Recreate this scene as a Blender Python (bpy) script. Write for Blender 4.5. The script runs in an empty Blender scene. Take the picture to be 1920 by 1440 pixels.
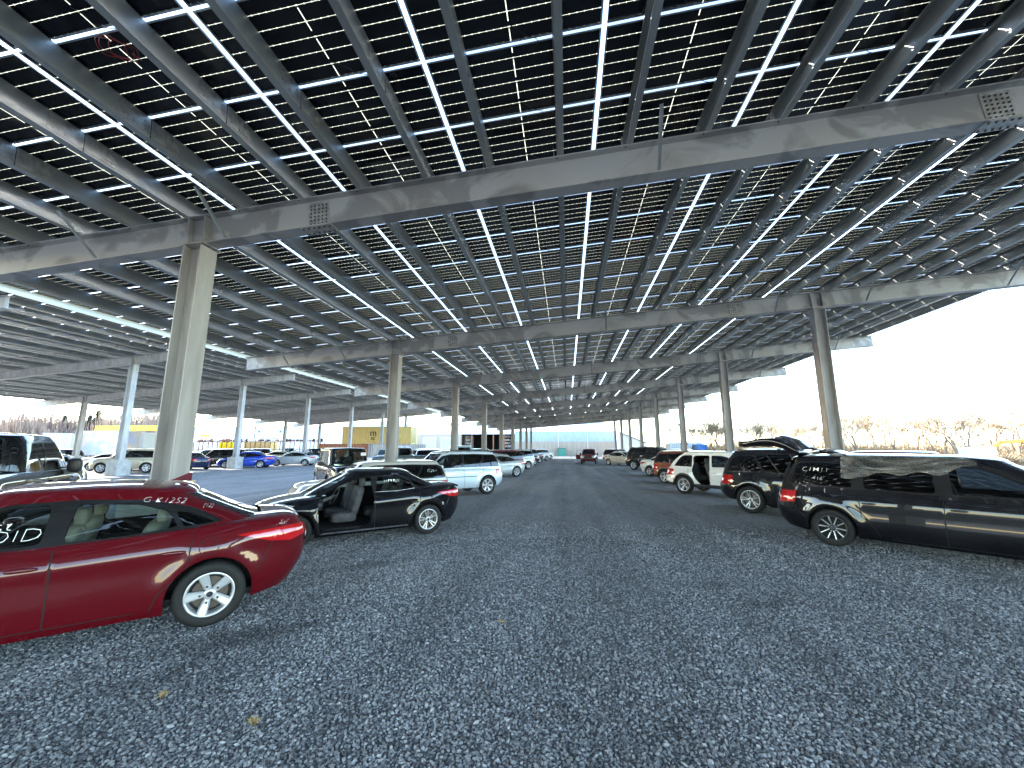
import bpy, math, random
from mathutils import Vector, Matrix
from mathutils.geometry import delaunay_2d_cdt
import bisect
R=math.radians; PI=math.pi
random.seed(7)
scene=bpy.context.scene
COL=scene.collection
ORD=['zeroth','first','second','third','fourth','fifth','sixth','seventh','eighth','ninth','tenth','eleventh','twelfth','thirteenth','fourteenth','fifteenth','sixteenth','seventeenth','eighteenth','nineteenth','twentieth','twenty-first','twenty-second','twenty-third','twenty-fourth','twenty-fifth','twenty-sixth','twenty-seventh','twenty-eighth']

# ---------------------------------------------------------------- materials
def mat(name,col,rough=.5,metal=0,coat=0,spec=None,alpha=None):
    m=bpy.data.materials.new(name); m.use_nodes=True
    b=m.node_tree.nodes['Principled BSDF']
    b.inputs['Base Color'].default_value=(*col,1); b.inputs['Roughness'].default_value=rough
    b.inputs['Metallic'].default_value=metal
    if coat: b.inputs['Coat Weight'].default_value=coat; b.inputs['Coat Roughness'].default_value=.03
    if spec is not None: b.inputs['Specular IOR Level'].default_value=spec
    return m
def nd(m,t,**k):
    n=m.node_tree.nodes.new(t)
    for a,v in k.items():
        if a in n.inputs.keys(): n.inputs[a].default_value=v
        else: setattr(n,a,v)
    return n
def lk(m,a,b): m.node_tree.links.new(a,b)
def noisy(m,c1,c2,scale,detail=4,lo=.35,hi=.65,coords='Object',dist=0,rough=None,bump=0,stretch=None):
    bs=m.node_tree.nodes['Principled BSDF']
    tc=nd(m,'ShaderNodeTexCoord'); n=nd(m,'ShaderNodeTexNoise'); n.inputs['Scale'].default_value=scale; n.inputs['Detail'].default_value=detail
    n.inputs['Distortion'].default_value=dist
    src=tc.outputs[coords]
    if stretch:
        mp=nd(m,'ShaderNodeMapping'); mp.inputs['Scale'].default_value=stretch; lk(m,src,mp.inputs[0]); src=mp.outputs[0]
    lk(m,src,n.inputs['Vector'])
    r=nd(m,'ShaderNodeValToRGB'); e=r.color_ramp.elements
    e[0].position=lo; e[0].color=(*c1,1); e[1].position=hi; e[1].color=(*c2,1)
    lk(m,n.outputs['Fac'],r.inputs[0]); lk(m,r.outputs[0],bs.inputs['Base Color'])
    if rough:
        rr=nd(m,'ShaderNodeMapRange'); rr.inputs[3].default_value=rough[0]; rr.inputs[4].default_value=rough[1]
        lk(m,n.outputs['Fac'],rr.inputs[0]); lk(m,rr.outputs[0],bs.inputs['Roughness'])
    if bump:
        b=nd(m,'ShaderNodeBump'); b.inputs['Strength'].default_value=bump; b.inputs['Distance'].default_value=.01
        lk(m,n.outputs['Fac'],b.inputs['Height']); lk(m,b.outputs[0],bs.inputs['Normal'])
    return m
def paint(name,col,metal=0,rough=.3,dust=.05):
    m=mat(name,col,rough+.1,metal,1.0)
    bs=m.node_tree.nodes['Principled BSDF']; bs.inputs['Specular IOR Level'].default_value=.05
    tc=nd(m,'ShaderNodeTexCoord'); n=nd(m,'ShaderNodeTexNoise'); n.inputs['Scale'].default_value=2.3; n.inputs['Detail'].default_value=8
    lk(m,tc.outputs['Object'],n.inputs['Vector'])
    mx=nd(m,'ShaderNodeMix'); mx.data_type='RGBA'
    rr=nd(m,'ShaderNodeMapRange'); rr.inputs[1].default_value=.45; rr.inputs[2].default_value=.8; rr.inputs[3].default_value=0; rr.inputs[4].default_value=dust*1.2
    lk(m,n.outputs['Fac'],rr.inputs[0]); lk(m,rr.outputs[0],mx.inputs[0])
    mx.inputs[6].default_value=(*col,1); mx.inputs[7].default_value=(.3,.29,.27,1)
    lk(m,mx.outputs[2],bs.inputs['Base Color'])
    r2=nd(m,'ShaderNodeMapRange'); r2.inputs[1].default_value=.4; r2.inputs[2].default_value=.75; r2.inputs[3].default_value=.02; r2.inputs[4].default_value=.02+dust*.35
    lk(m,n.outputs['Fac'],r2.inputs[0]); lk(m,r2.outputs[0],bs.inputs['Coat Roughness'])
    return m
def glassmat(name,tint,fac=.0,ior=1.5,rough=0):
    m=bpy.data.materials.new(name); m.use_nodes=True; nt=m.node_tree; nt.nodes.clear()
    o=nd(m,'ShaderNodeOutputMaterial'); t=nd(m,'ShaderNodeBsdfTransparent'); t.inputs[0].default_value=(*tint,1)
    g=nd(m,'ShaderNodeBsdfGlossy'); g.inputs['Roughness'].default_value=rough; g.inputs[0].default_value=(1,1,1,1)
    f=nd(m,'ShaderNodeFresnel'); f.inputs[0].default_value=ior
    geo=nd(m,'ShaderNodeNewGeometry'); inv=nd(m,'ShaderNodeMath'); inv.operation='MULTIPLY'
    one=nd(m,'ShaderNodeMath'); one.operation='SUBTRACT'; one.inputs[0].default_value=1.15; lk(m,geo.outputs['Backfacing'],one.inputs[1])
    lk(m,f.outputs[0],inv.inputs[0]); lk(m,one.outputs[0],inv.inputs[1]); inv.use_clamp=True
    x=nd(m,'ShaderNodeMixShader'); lk(m,inv.outputs[0],x.inputs[0]); lk(m,t.outputs[0],x.inputs[1]); lk(m,g.outputs[0],x.inputs[2]); lk(m,x.outputs[0],o.inputs[0])
    return m
M={}
M['steel']=noisy(mat('weathered_steel',(.3,.28,.26),.55,.25),(.27,.258,.248),(.43,.415,.40),.9,5,.455,.545,dist=1.2,rough=(.5,.75))
M['steelB']=noisy(mat('grey_steel',(.3,.3,.3),.6,.1),(.33,.322,.325),(.45,.445,.45),1.7,6,.38,.62,dist=.5,stretch=(2.2,2.2,.5))
M['steelC']=noisy(mat('reddish_weathered_steel',(.3,.25,.23),.6,.1),(.28,.262,.256),(.38,.366,.36),1.3,6,.38,.62,dist=.5,stretch=(2.5,2.5,.4))
M['galv']=noisy(mat('galvanised',(.3,.31,.3),.38,.55),(.30,.312,.302),(.43,.442,.43),1.6,6,.3,.7,rough=(.36,.5),stretch=(3,.35,3))
M['plate']=noisy(mat('plate_steel',(.4,.39,.36),.45,.6),(.3,.29,.27),(.5,.49,.46),9)
M['alu']=mat('aluminium',(.75,.76,.78),.3,.9)
M['conc']=noisy(mat('concrete',(.4,.39,.37),.85),(.33,.32,.3),(.47,.46,.44),3.5,8,bump=.2)
M['rubber']=noisy(mat('tyre_rubber',(.02,.02,.02),.75),(.004,.004,.004),(.009,.009,.009),14)
M['plastic']=mat('black_plastic',(.02,.02,.022),.45)
M['dark']=mat('dark_lining',(.008,.008,.009),.8)
M['gap']=mat('panel_gap',(.004,.004,.004),.8)
M['trim']=mat('gloss_black_trim',(.012,.012,.013),.12)
M['rim']=mat('alloy_rim',(.6,.61,.63),.3,.5)
M['rimdk']=mat('dark_rim',(.05,.05,.055),.35,.6)
M['brake']=mat('brake_steel',(.10,.085,.075),.5,.8)
M['chrome']=mat('chrome',(.8,.8,.82),.08,1)
M['red_lens']=mat('red_lens',(.45,.008,.01),.08,0,1)
M['clear_lens']=mat('clear_lens',(.55,.57,.6),.08,.3,1)
M['amber']=mat('amber_lens',(.6,.2,.02),.1,0,1)
M['plate_white']=mat('plate_paint',(.7,.7,.68),.4)
M['chalk']=mat('white_marker',(.85,.87,.85),.7)
M['glass']=glassmat('window_glass',(.46,.52,.50))
M['half']=glassmat('smoked_glass',(.2,.22,.22))
M['lining']=mat('cabin_lining',(.012,.012,.013),.9,0,0,.1)
M['tint']=glassmat('tinted_glass',(.035,.04,.045))
M['seat_tan']=noisy(mat('tan_fabric',(.5,.47,.4),.85),(.46,.43,.36),(.55,.52,.45),6)
M['seat_grey']=noisy(mat('grey_fabric',(.06,.06,.065),.85),(.045,.045,.05),(.09,.09,.095),8)
M['film']=None

# ---------------------------------------------------------------- mesh builder
class MB:
    def __init__(s): s.v=[]; s.f=[]; s.m=[]; s.sm=[]; s.ms=[]
    def mi(s,m):
        if m is None: m=s.ms[0] if s.ms else None
        if m not in s.ms: s.ms.append(m)
        return s.ms.index(m)
    def add(s,vs,fs,m=None,smooth=False):
        b=len(s.v); s.v+= [tuple(v) for v in vs]; k=s.mi(m) if m else 0
        for f in fs: s.f.append([b+i for i in f]); s.m.append(k); s.sm.append(smooth)
        return s
    def box(s,lo,hi,m=None,M4=None,bev=0):
        x0,y0,z0=lo;x1,y1,z1=hi
        vs=[Vector(p) for p in ((x0,y0,z0),(x1,y0,z0),(x1,y1,z0),(x0,y1,z0),(x0,y0,z1),(x1,y0,z1),(x1,y1,z1),(x0,y1,z1))]
        if M4: vs=[M4@v for v in vs]
        return s.add(vs,[(0,3,2,1),(4,5,6,7),(0,1,5,4),(1,2,6,5),(2,3,7,6),(3,0,4,7)],m)
    def prism(s,poly,a,b,m=None,axis='y',M4=None,smooth=False):
        n=len(poly)
        def P(p,t):
            v={'y':(p[0],t,p[1]),'x':(t,p[0],p[1]),'z':(p[0],p[1],t)}[axis]
            v=Vector(v); return M4@v if M4 else v
        vs=[P(p,a) for p in poly]+[P(p,b) for p in poly]
        fs=[tuple(range(n)),tuple(range(2*n-1,n-1,-1))]
        s.add(vs,fs,m); bb=len(s.v)-2*n; k=s.m[-1]
        for i in range(n):
            j=(i+1)%n; s.f.append([bb+j,bb+i,bb+n+i,bb+n+j]); s.m.append(k); s.sm.append(smooth)
        return s
    def tube(s,pts,r,m=None,n=8,cap=True,smooth=True):
        pts=[Vector(p) for p in pts]; rs=r if isinstance(r,(list,tuple)) else [r]*len(pts)
        vs=[];N=len(pts)
        for i,p in enumerate(pts):
            d=(pts[min(i+1,N-1)]-pts[max(i-1,0)]).normalized()
            a=d.cross(Vector((0,0,1)) if abs(d.z)<.9 else Vector((1,0,0))).normalized(); b=d.cross(a)
            for k in range(n):
                t=2*PI*k/n; vs.append(p+(a*math.cos(t)+b*math.sin(t))*rs[i])
        fs=[]
        for i in range(N-1):
            for k in range(n):
                fs.append((i*n+k,i*n+(k+1)%n,(i+1)*n+(k+1)%n,(i+1)*n+k))
        if cap: fs+= [tuple(range(n-1,-1,-1)),tuple(range((N-1)*n,N*n))]
        return s.add(vs,fs,m,smooth)
    def bar(s,p,q,w,h,m=None):
        p=Vector(p);q=Vector(q);d=(q-p).normalized()
        a=d.cross(Vector((0,0,1)) if abs(d.z)<.95 else Vector((0,1,0))).normalized(); b=a.cross(d)
        vs=[]
        for o in (p,q):
            for i,j in ((-1,-1),(1,-1),(1,1),(-1,1)): vs.append(o+a*(w/2*i)+b*(h/2*j))
        return s.add(vs,[(3,2,1,0),(4,5,6,7),(0,1,5,4),(1,2,6,5),(2,3,7,6),(3,0,4,7)],m)
    def lathe(s,prof,m=None,n=32,smooth=True,M4=None,closed=False):
        # prof: (r,y) about the y axis
        vs=[]
        for r,y in prof:
            for k in range(n):
                t=2*PI*k/n; v=Vector((r*math.cos(t),y,r*math.sin(t))); vs.append(M4@v if M4 else v)
        fs=[];N=len(prof)
        for i in range(N if closed else N-1):
            j=(i+1)%N
            for k in range(n): fs.append((i*n+k,i*n+(k+1)%n,j*n+(k+1)%n,j*n+k))
        return s.add(vs,fs,m,smooth)
    def ell(s,c,size,m=None,e=.5,nu=16,nv=10,M4=None):
        def sp(v,p): return math.copysign(abs(v)**p,v)
        vs=[]
        for i in range(nv+1):
            ph=-PI/2+PI*i/nv
            for k in range(nu):
                t=2*PI*k/nu
                v=Vector((c[0]+size[0]*sp(math.cos(ph),e)*sp(math.cos(t),e),c[1]+size[1]*sp(math.cos(ph),e)*sp(math.sin(t),e),c[2]+size[2]*sp(math.sin(ph),e)))
                vs.append(M4@v if M4 else v)
        fs=[(i*nu+k,i*nu+(k+1)%nu,(i+1)*nu+(k+1)%nu,(i+1)*nu+k) for i in range(nv) for k in range(nu)]
        return s.add(vs,fs,m,True)
    def build(s,name,m=None,parent=None,loc=None):
        me=bpy.data.meshes.new(name); me.from_pydata(s.v,[],s.f); 
        ms=s.ms if s.ms else [m]
        for x in ms: me.materials.append(x)
        me.polygons.foreach_set('material_index',s.m if s.ms else [0]*len(s.f)); me.polygons.foreach_set('use_smooth',s.sm)
        me.update()
        o=bpy.data.objects.new(name,me); COL.objects.link(o)
        if parent: o.parent=parent
        if loc: o.location=loc
        return o
def thing(name,label,cat,loc=(0,0,0),rz=0,group=None):
    o=bpy.data.objects.new(name,None); COL.objects.link(o); o.location=loc; o.rotation_euler=(0,0,rz); o.empty_display_size=.2
    o['label']=label; o['category']=cat
    if group: o['group']=group
    return o
def tag(o,label,cat,group=None):
    o['label']=label; o['category']=cat
    if group: o['group']=group
    return o
def kind(o,k,label=None,cat=None):
    o['kind']=k
    if label: o['label']=label
    if cat: o['category']=cat
    return o
def copy_tree(o,parent=None):
    c=o.copy(); COL.objects.link(c)
    if parent: c.parent=parent
    for ch in list(o.children): copy_tree(ch,c)
    return c
def textmesh(txt,size):
    cu=bpy.data.curves.new('t','FONT'); cu.body=txt; cu.size=size; cu.resolution_u=2; cu.offset=-.006*size/.1 if size<.5 else 0; cu.shear=.15 if size<.5 else 0
    o=bpy.data.objects.new('t',cu); COL.objects.link(o); bpy.context.view_layer.update()
    me=o.to_mesh(); vs=[(v.co.x,v.co.y) for v in me.vertices]; fs=[tuple(p.vertices) for p in me.polygons]
    o.to_mesh_clear(); bpy.data.objects.remove(o); bpy.data.curves.remove(cu)
    return vs,fs
# ---------------------------------------------------------------- vehicles
def pchip(pts):
    xs=[p[0] for p in pts]; ys=[p[1] for p in pts]; n=len(xs)
    if n==1: return lambda x: ys[0]
    h=[xs[i+1]-xs[i] for i in range(n-1)]; d=[(ys[i+1]-ys[i])/h[i] for i in range(n-1)]
    m=[d[0]]+[0 if d[i-1]*d[i]<=0 else 2*d[i-1]*d[i]/(d[i-1]+d[i]) for i in range(1,n-1)]+[d[-1]]
    def f(x):
        if x<=xs[0]: return ys[0]
        if x>=xs[-1]: return ys[-1]
        i=bisect.bisect_right(xs,x)-1; t=(x-xs[i])/h[i]
        return (ys[i]*(1+2*t)*(1-t)**2+h[i]*m[i]*t*(1-t)**2+ys[i+1]*t*t*(3-2*t)+h[i]*m[i+1]*t*t*(t-1))
    return f
class Tier:
    """closed plan curve lofted upwards then folded over to a crowned top"""
    def __init__(s,n,hl,hw,xr,xf,z0,z1,prof,Wh,r,crown,flares=(),taper=None):
        s.n=n; s.xr=pchip(xr); s.xf=pchip(xf); s.z0=pchip(z0); s.z1=pchip(z1); s.prof=pchip(prof); s.Wh=Wh; s.r=r; s.crown=crown; s.fl=flares
        s.taper=pchip(taper) if taper else (lambda x:1)
        N=1400; s.c=[];s.U=[];u=0;px=None
        for i in range(N+1):
            a=PI*i/N; ca,sa=math.cos(a),math.sin(a)
            cx=-math.copysign(abs(ca)**(2/n),ca); cy=abs(sa)**(2/n) if sa>1e-9 else 0
            if px is not None: u+=math.hypot((cx-px)*hl,(cy-py)*hw)
            px,py=cx,cy; s.c.append((cx,cy)); s.U.append(u)
        s.Um=u
    def cxy(s,U):
        if U<=0: return s.c[0]
        if U>=s.Um: return s.c[-1]
        i=bisect.bisect_right(s.U,U)-1; t=(U-s.U[i])/max(1e-9,s.U[i+1]-s.U[i])
        a,b=s.c[i],s.c[i+1]; return (a[0]+(b[0]-a[0])*t,a[1]+(b[1]-a[1])*t)
    def pt(s,U,V):
        cx,cy=s.cxy(U); sv=min(V,1.)
        xr,xf=s.xr(sv),s.xf(sv); x=(xr+xf)/2+(xf-xr)/2*cx
        za,zb=s.z0(x),s.z1(x); z=za+(zb-za)*sv
        y=s.Wh*s.prof(sv)*cy*s.taper(x)
        for (fx,fz,fr,fa) in s.fl:
            d=math.hypot(x-fx,z-fz)
            if cy>.6: y+=fa*math.exp(-((d-fr)/.10)**2)*(cy-.6)/.4*(1 if z<zb-.02 else .5)
        if V>1:
            q=2-V; y*=q; e=min(1,max(0,(1-abs(cx))*(xf-xr)/2/.22)); e=math.sqrt(1-(1-e)**2)
            z+=(s.r*math.sqrt(max(0,1-q**8))+s.crown*(1-q*q))*e
        return Vector((x,y,z))
    def nrm(s,U,V):
        h=.012
        u0,u1=max(0,U-h),min(s.Um,U+h); v0,v1=max(0,V-h),min(2,V+h)
        if u0==0: u1=.03
        if u1==s.Um: u0=s.Um-.03
        a=s.pt(u1,V)-s.pt(u0,V); b=s.pt(U,v1)-s.pt(U,v0)
        n=b.cross(a)
        if n.length<1e-9: return Vector((0,0,1))
        return -n.normalized() if False else n.normalized()
    def uv(s,x,z):
        V=(z-s.z0(x))/max(1e-6,(s.z1(x)-s.z0(x))); sv=min(max(V,0),1)
        xr,xf=s.xr(sv),s.xf(sv); cx=(x-(xr+xf)/2)/((xf-xr)/2); cx=max(-.99999,min(.99999,cx))
        lo,hi=0,len(s.c)-1
        while hi-lo>1:
            m=(lo+hi)//2
            if s.c[m][0]<=cx: lo=m
            else: hi=m
        t=(cx-s.c[lo][0])/max(1e-9,s.c[hi][0]-s.c[lo][0])
        return (s.U[lo]+(s.U[hi]-s.U[lo])*t,V)
def inpoly(p,poly):
    x,y=p; c=False; n=len(poly); j=n-1
    for i in range(n):
        xi,yi=poly[i];xj,yj=poly[j]
        if (yi>y)!=(yj>y) and x<(xj-xi)*(y-yi)/(yj-yi)+xi: c=not c
        j=i
    return c
def dens(poly,step,closed=True):
    out=[];n=len(poly)
    for i in range(n if closed else n-1):
        a,b=poly[i],poly[(i+1)%n]; d=math.hypot(b[0]-a[0],b[1]-a[1]); k=max(1,int(d/step))
        for j in range(k): out.append((a[0]+(b[0]-a[0])*j/k,a[1]+(b[1]-a[1])*j/k))
    if not closed: out.append(poly[-1])
    return out
def rnd(poly,r=.05,k=4):
    out=[];n=len(poly)
    for i in range(n):
        p0,p,p1=Vector(poly[i-1]),Vector(poly[i]),Vector(poly[(i+1)%n])
        a=(p0-p);b=(p1-p);ra=min(r,a.length*.4);rb=min(r,b.length*.4)
        A=p+a.normalized()*ra;B=p+b.normalized()*rb
        for j in range(k+1):
            t=j/k; q=A*(1-t)**2+p*2*t*(1-t)+B*t*t; out.append((q.x,q.y))
    return out
def circ(cx,cz,r,n=28,a0=0,a1=360):
    return [(cx+r*math.cos(R(a0+(a1-a0)*i/n)),cz+r*math.sin(R(a0+(a1-a0)*i/n))) for i in range(n)]
def path_quads(path,w=.008):
    q=[]
    for a,b in zip(path[:-1],path[1:]):
        d=Vector((b[0]-a[0],b[1]-a[1])); 
        if d.length<1e-6: continue
        n=Vector((-d.y,d.x)).normalized()*w/2; e=d.normalized()*w/2
        q.append([(a[0]-e.x+n.x,a[1]-e.y+n.y),(b[0]+e.x+n.x,b[1]+e.y+n.y),(b[0]+e.x-n.x,b[1]+e.y-n.y),(a[0]-e.x-n.x,a[1]-e.y-n.y)])
    return q
def skin(tier,feats,step,side,delete=None):
    """feats: list of (polygon in (U,V), key); returns dict key->(verts,normals,tris)"""
    HS=.8
    nU=max(8,int(tier.Um/step)); rows=[0]
    nv=max(4,int(.8/step)); rows=[i/nv for i in range(nv+1)]
    top=[1+t for t in (.012,.04,.09,.17,.32,.55,.8)]+[2.]
    pts=[];
    for V in rows+top:
        for i in range(nU+1):
            jx=0 if i in (0,nU) or V in (0,1,2) else (random.random()-.5)*.0
            pts.append(Vector((tier.Um*i/nU+jx,V*HS)))
    edges=[]
    def addpoly(poly):
        b=len(pts)
        for p in poly: pts.append(Vector((min(max(p[0],0),tier.Um),min(max(p[1],0),2)*HS)))
        n=len(poly)
        for i in range(n): edges.append((b+i,b+(i+1)%n))
    for poly,key in feats: addpoly(poly)
    vs,es,fs,_,_,_=delaunay_2d_cdt(pts,edges,[],0,1e-5)
    P=[None]*len(vs);Nn=[None]*len(vs)
    bbs=[(min(p[0] for p in pl),max(p[0] for p in pl),min(p[1] for p in pl),max(p[1] for p in pl)) for pl,_ in feats]
    out={}
    for f in fs:
        c=((vs[f[0]].x+vs[f[1]].x+vs[f[2]].x)/3,(vs[f[0]].y+vs[f[1]].y+vs[f[2]].y)/3/HS)
        key='body'
        for (pl,k),bb in zip(feats,bbs):
            if bb[0]<=c[0]<=bb[1] and bb[2]<=c[1]<=bb[3] and inpoly(c,pl): key=k
        if key is None: continue
        for i in f:
            if P[i] is None:
                U,V=vs[i].x,vs[i].y/HS; P[i]=tier.pt(U,V); Nn[i]=tier.nrm(U,V)
        if delete and key=='body' and c[1]>1.02:
            cc=(P[f[0]]+P[f[1]]+P[f[2]])/3
            if delete(cc): continue
        a,b,cc=P[f[0]],P[f[1]],P[f[2]]
        gn=(b-a).cross(cc-a)
        if gn.length<1e-9: continue
        an=Nn[f[0]]+Nn[f[1]]+Nn[f[2]]
        tri=list(f) if gn.dot(an)>0 else [f[0],f[2],f[1]]
        out.setdefault(key,[]).append(tri)
    res={}
    for k,tris in out.items():
        mp={};V=[];N=[];T=[]
        for t in tris:
            q=[]
            for i in t:
                if i not in mp:
                    mp[i]=len(V); p=P[i]; n=Nn[i]
                    if side>0: V.append((p.x,p.y,p.z)); N.append((n.x,n.y,n.z))
                    else: V.append((p.x,-p.y,p.z)); N.append((n.x,-n.y,n.z))
                q.append(mp[i])
            T.append(q if side>0 else q[::-1])
        res[k]=(V,N,T)
    return res
def surf_obj(name,pieces,mats,parent,off=0,flip=False):
    V=[];N=[];T=[];mi=[]
    for (v,n,t),k in pieces:
        b=len(V)
        V+=[(p[0]+q[0]*off,p[1]+q[1]*off,p[2]+q[2]*off) for p,q in zip(v,n)]
        N+=[(-q[0],-q[1],-q[2]) for q in n] if flip else n
        for x in t: T.append([b+i for i in (x[::-1] if flip else x)]); mi.append(k)
    me=bpy.data.meshes.new(name); me.from_pydata(V,[],T)
    for m in mats: me.materials.append(m)
    me.polygons.foreach_set('material_index',mi); me.polygons.foreach_set('use_smooth',[True]*len(T)); me.update()
    me.normals_split_custom_set_from_vertices(N)
    o=bpy.data.objects.new(name,me); COL.objects.link(o); o.parent=parent
    return o
WHEELS={}
def wheel_meshes(R_,w,style,n,near):
    k=(round(R_,3),style,n,near)
    if k in WHEELS: return WHEELS[k]
    seg=48 if near else 20
    rr=R_*(.70 if style!='steel' else .62)
    t=MB(); h=w/2
    t.lathe([(rr-.01,-h*.8),(rr+.01,-h*.98),(R_*.88,-h*1.02),(R_*.965,-h*.86),(R_,-h*.6),(R_,h*.6),(R_*.965,h*.86),(R_*.88,h*1.02),(rr+.01,h*.98),(rr-.01,h*.8)],M['rubber'],seg)
    if near:
        for gy in (-.45,-.15,.15,.45):
            t.lathe([(R_*1.001,h*(gy-.03)),(R_*1.001,h*(gy+.03))],M['dark'],seg)
    rim=MB(); face=M['rim'] if style!='black' else M['rimdk']
    rim.lathe([(rr,h*.80),(rr-.012,h*.9),(rr-.026,h*.82),(rr-.03,h*.5),(rr-.045,-h*.7)],face,seg)
    rim.lathe([(rr-.03,-h*.1),(.0,-h*.1)],M['dark'],seg)
    rim.lathe([(rr*.72,h*.05),(.0,h*.08)],M['brake'] if style!='black' else M['dark'],seg)
    sp=M['rim']
    def spoke(a,w0,w1,ym=.0,skew=0,r0=.045):
        ca,sa=math.cos(a),math.sin(a); vs=[]
        L=[(r0,w0,h*.62),(rr*.45,(w0*.6+w1*.4),h*.66),(rr-.018,w1,h*.84)]
        for r,ww,y in L:
            sk=skew*(r-r0)/(rr-r0)
            for s_,dy in ((-1,-.02),(-.6,0),(.6,0),(1,-.02)):
                X=r;Z=s_*ww/2+sk; vs.append((X*ca-Z*sa,y+dy*1.0,X*sa+Z*ca))
            for s_ in (1,-1):
                X=r;Z=s_*ww/2+sk; vs.append((X*ca-Z*sa,y-.045,X*sa+Z*ca))
        fs=[]
        for i in range(2):
            for k in range(6): fs.append((i*6+k,i*6+(k+1)%6,(i+1)*6+(k+1)%6,(i+1)*6+k))
        fs=[f[::-1] for f in fs]
        rim.add(vs,fs,sp)
    for i in range(n):
        a=2*PI*i/n+.3
        if style=='star': spoke(a,.062,.098); 
        elif style=='thin': spoke(a,.03,.022)
        elif style=='pair':
            spoke(a-.13,.03,.022,skew=-.012); spoke(a+.13,.03,.022,skew=.012)
        elif style=='black': spoke(a,.018,.02)
        else: spoke(a,.06,.09)
    rim.lathe([(.056,h*.60),(.052,h*.70),(.034,h*.72),(0,h*.74)],face,24 if near else 10)
    rim.lathe([(.03,h*.742),(0,h*.745)],M['chrome'],12)
    if near:
        for i in range(5):
            a=2*PI*i/5+.3
            rim.lathe([(.011,h*.6),(.011,h*.76),(0,h*.76)],M['brake'],8,M4=Matrix.Translation((.085*math.cos(a),0,.085*math.sin(a))))
    def me(mb,nm):
        o=mb.build(nm); m=o.data; bpy.data.objects.remove(o); return m
    WHEELS[k]=(me(t,'tyre'),me(rim,'rim')); return WHEELS[k]
def add_wheel(parent,x,y,z,R_,w,style,n,near,rot=0,steer=0,rimless=False):
    ty,ri=wheel_meshes(R_,w,style,n,near)
    e=bpy.data.objects.new('wheel',None); COL.objects.link(e); e.parent=parent; e.location=(x,y,z)
    e.empty_display_size=.1
    e.rotation_euler=(0,rot,(0 if y>0 else PI)+steer)
    for nm,m in (('tyre',ty),('rim',ri)):
        o=bpy.data.objects.new(nm,m); COL.objects.link(o); o.parent=e
    return e
def seat(mb,x,y,z,m,w=.25,head=True):
    mb.ell((x,y,z+.16),(.26,w,.10),m,.45)
    mb.ell((0,0,0),(.085,w*.97,.31),m,.45,M4=Matrix.Translation((x-.25,y,z+.48))@Matrix.Rotation(R(-14),4,'Y'))
    if head: mb.ell((x-.37,y,z+.86),(.05,w*.52,.09),m,.5)

SPEC={}
SPEC['sedan']=dict(L=4.55,W=1.80,ra=.98,fa=3.68,R=.325,n=4.2,
  zs=[(0,.93),(.15,.99),(.5,1.01),(1.2,.985),(2.4,.92),(3.3,.89),(3.6,.875),(4.1,.79),(4.4,.70),(4.55,.66)],
  z0=[(0,.34),(.35,.24),(1,.2),(3.7,.19),(4.2,.19),(4.55,.23)],
  xr=[(0,.16),(.25,.05),(.5,.01),(.78,.02),(.93,.05),(1,.10)],xf=[(0,4.44),(.3,4.54),(.55,4.55),(.8,4.5),(1,4.36)],
  prof=[(0,.93),(.12,.975),(.35,.992),(.62,.985),(.78,.995),(.9,.97),(1,.925)],
  cxr=[(0,.36),(.5,.74),(1,1.25)],cxf=[(0,3.68),(.5,3.24),(1,2.70)],
  cz1=[(.4,1.10),(.8,1.23),(1.3,1.34),(1.9,1.39),(2.4,1.39),(2.8,1.355),(3.7,1.30)],
  cW=.90,cprof=[(0,1),(.3,.935),(.7,.84),(1,.745)],cn=3.6,crown=.05,
  dlo=[(.92,1.055),(1.22,1.21),(1.62,1.295),(2.1,1.325),(2.45,1.30),(2.72,1.215),(3.05,1.06),(3.25,.955),(2.4,.955),(1.25,1.005)],
  wins=[[(1.32,1.045),(1.42,1.19),(1.66,1.26),(2.12,1.29),(2.16,.985),(1.7,1.0)],
        [(2.26,.985),(2.25,1.29),(2.45,1.27),(2.7,1.19),(3.0,1.05),(3.1,.975)]],
  quarter=[[(1.0,1.06),(1.24,1.175),(1.36,1.2),(1.27,1.035)]],
  doors=[(1.18,2.2,3.25)],
  tail=[[(.40,.90),(.42,.80),(.78,.765),(1.02,.80),(1.36,.905),(1.25,.915),(.85,.93)]],
  head=[[(-.25,.62),(-.25,.72),(-.8,.78),(-1.35,.80),(-1.2,.72),(-.7,.62)]])
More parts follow.
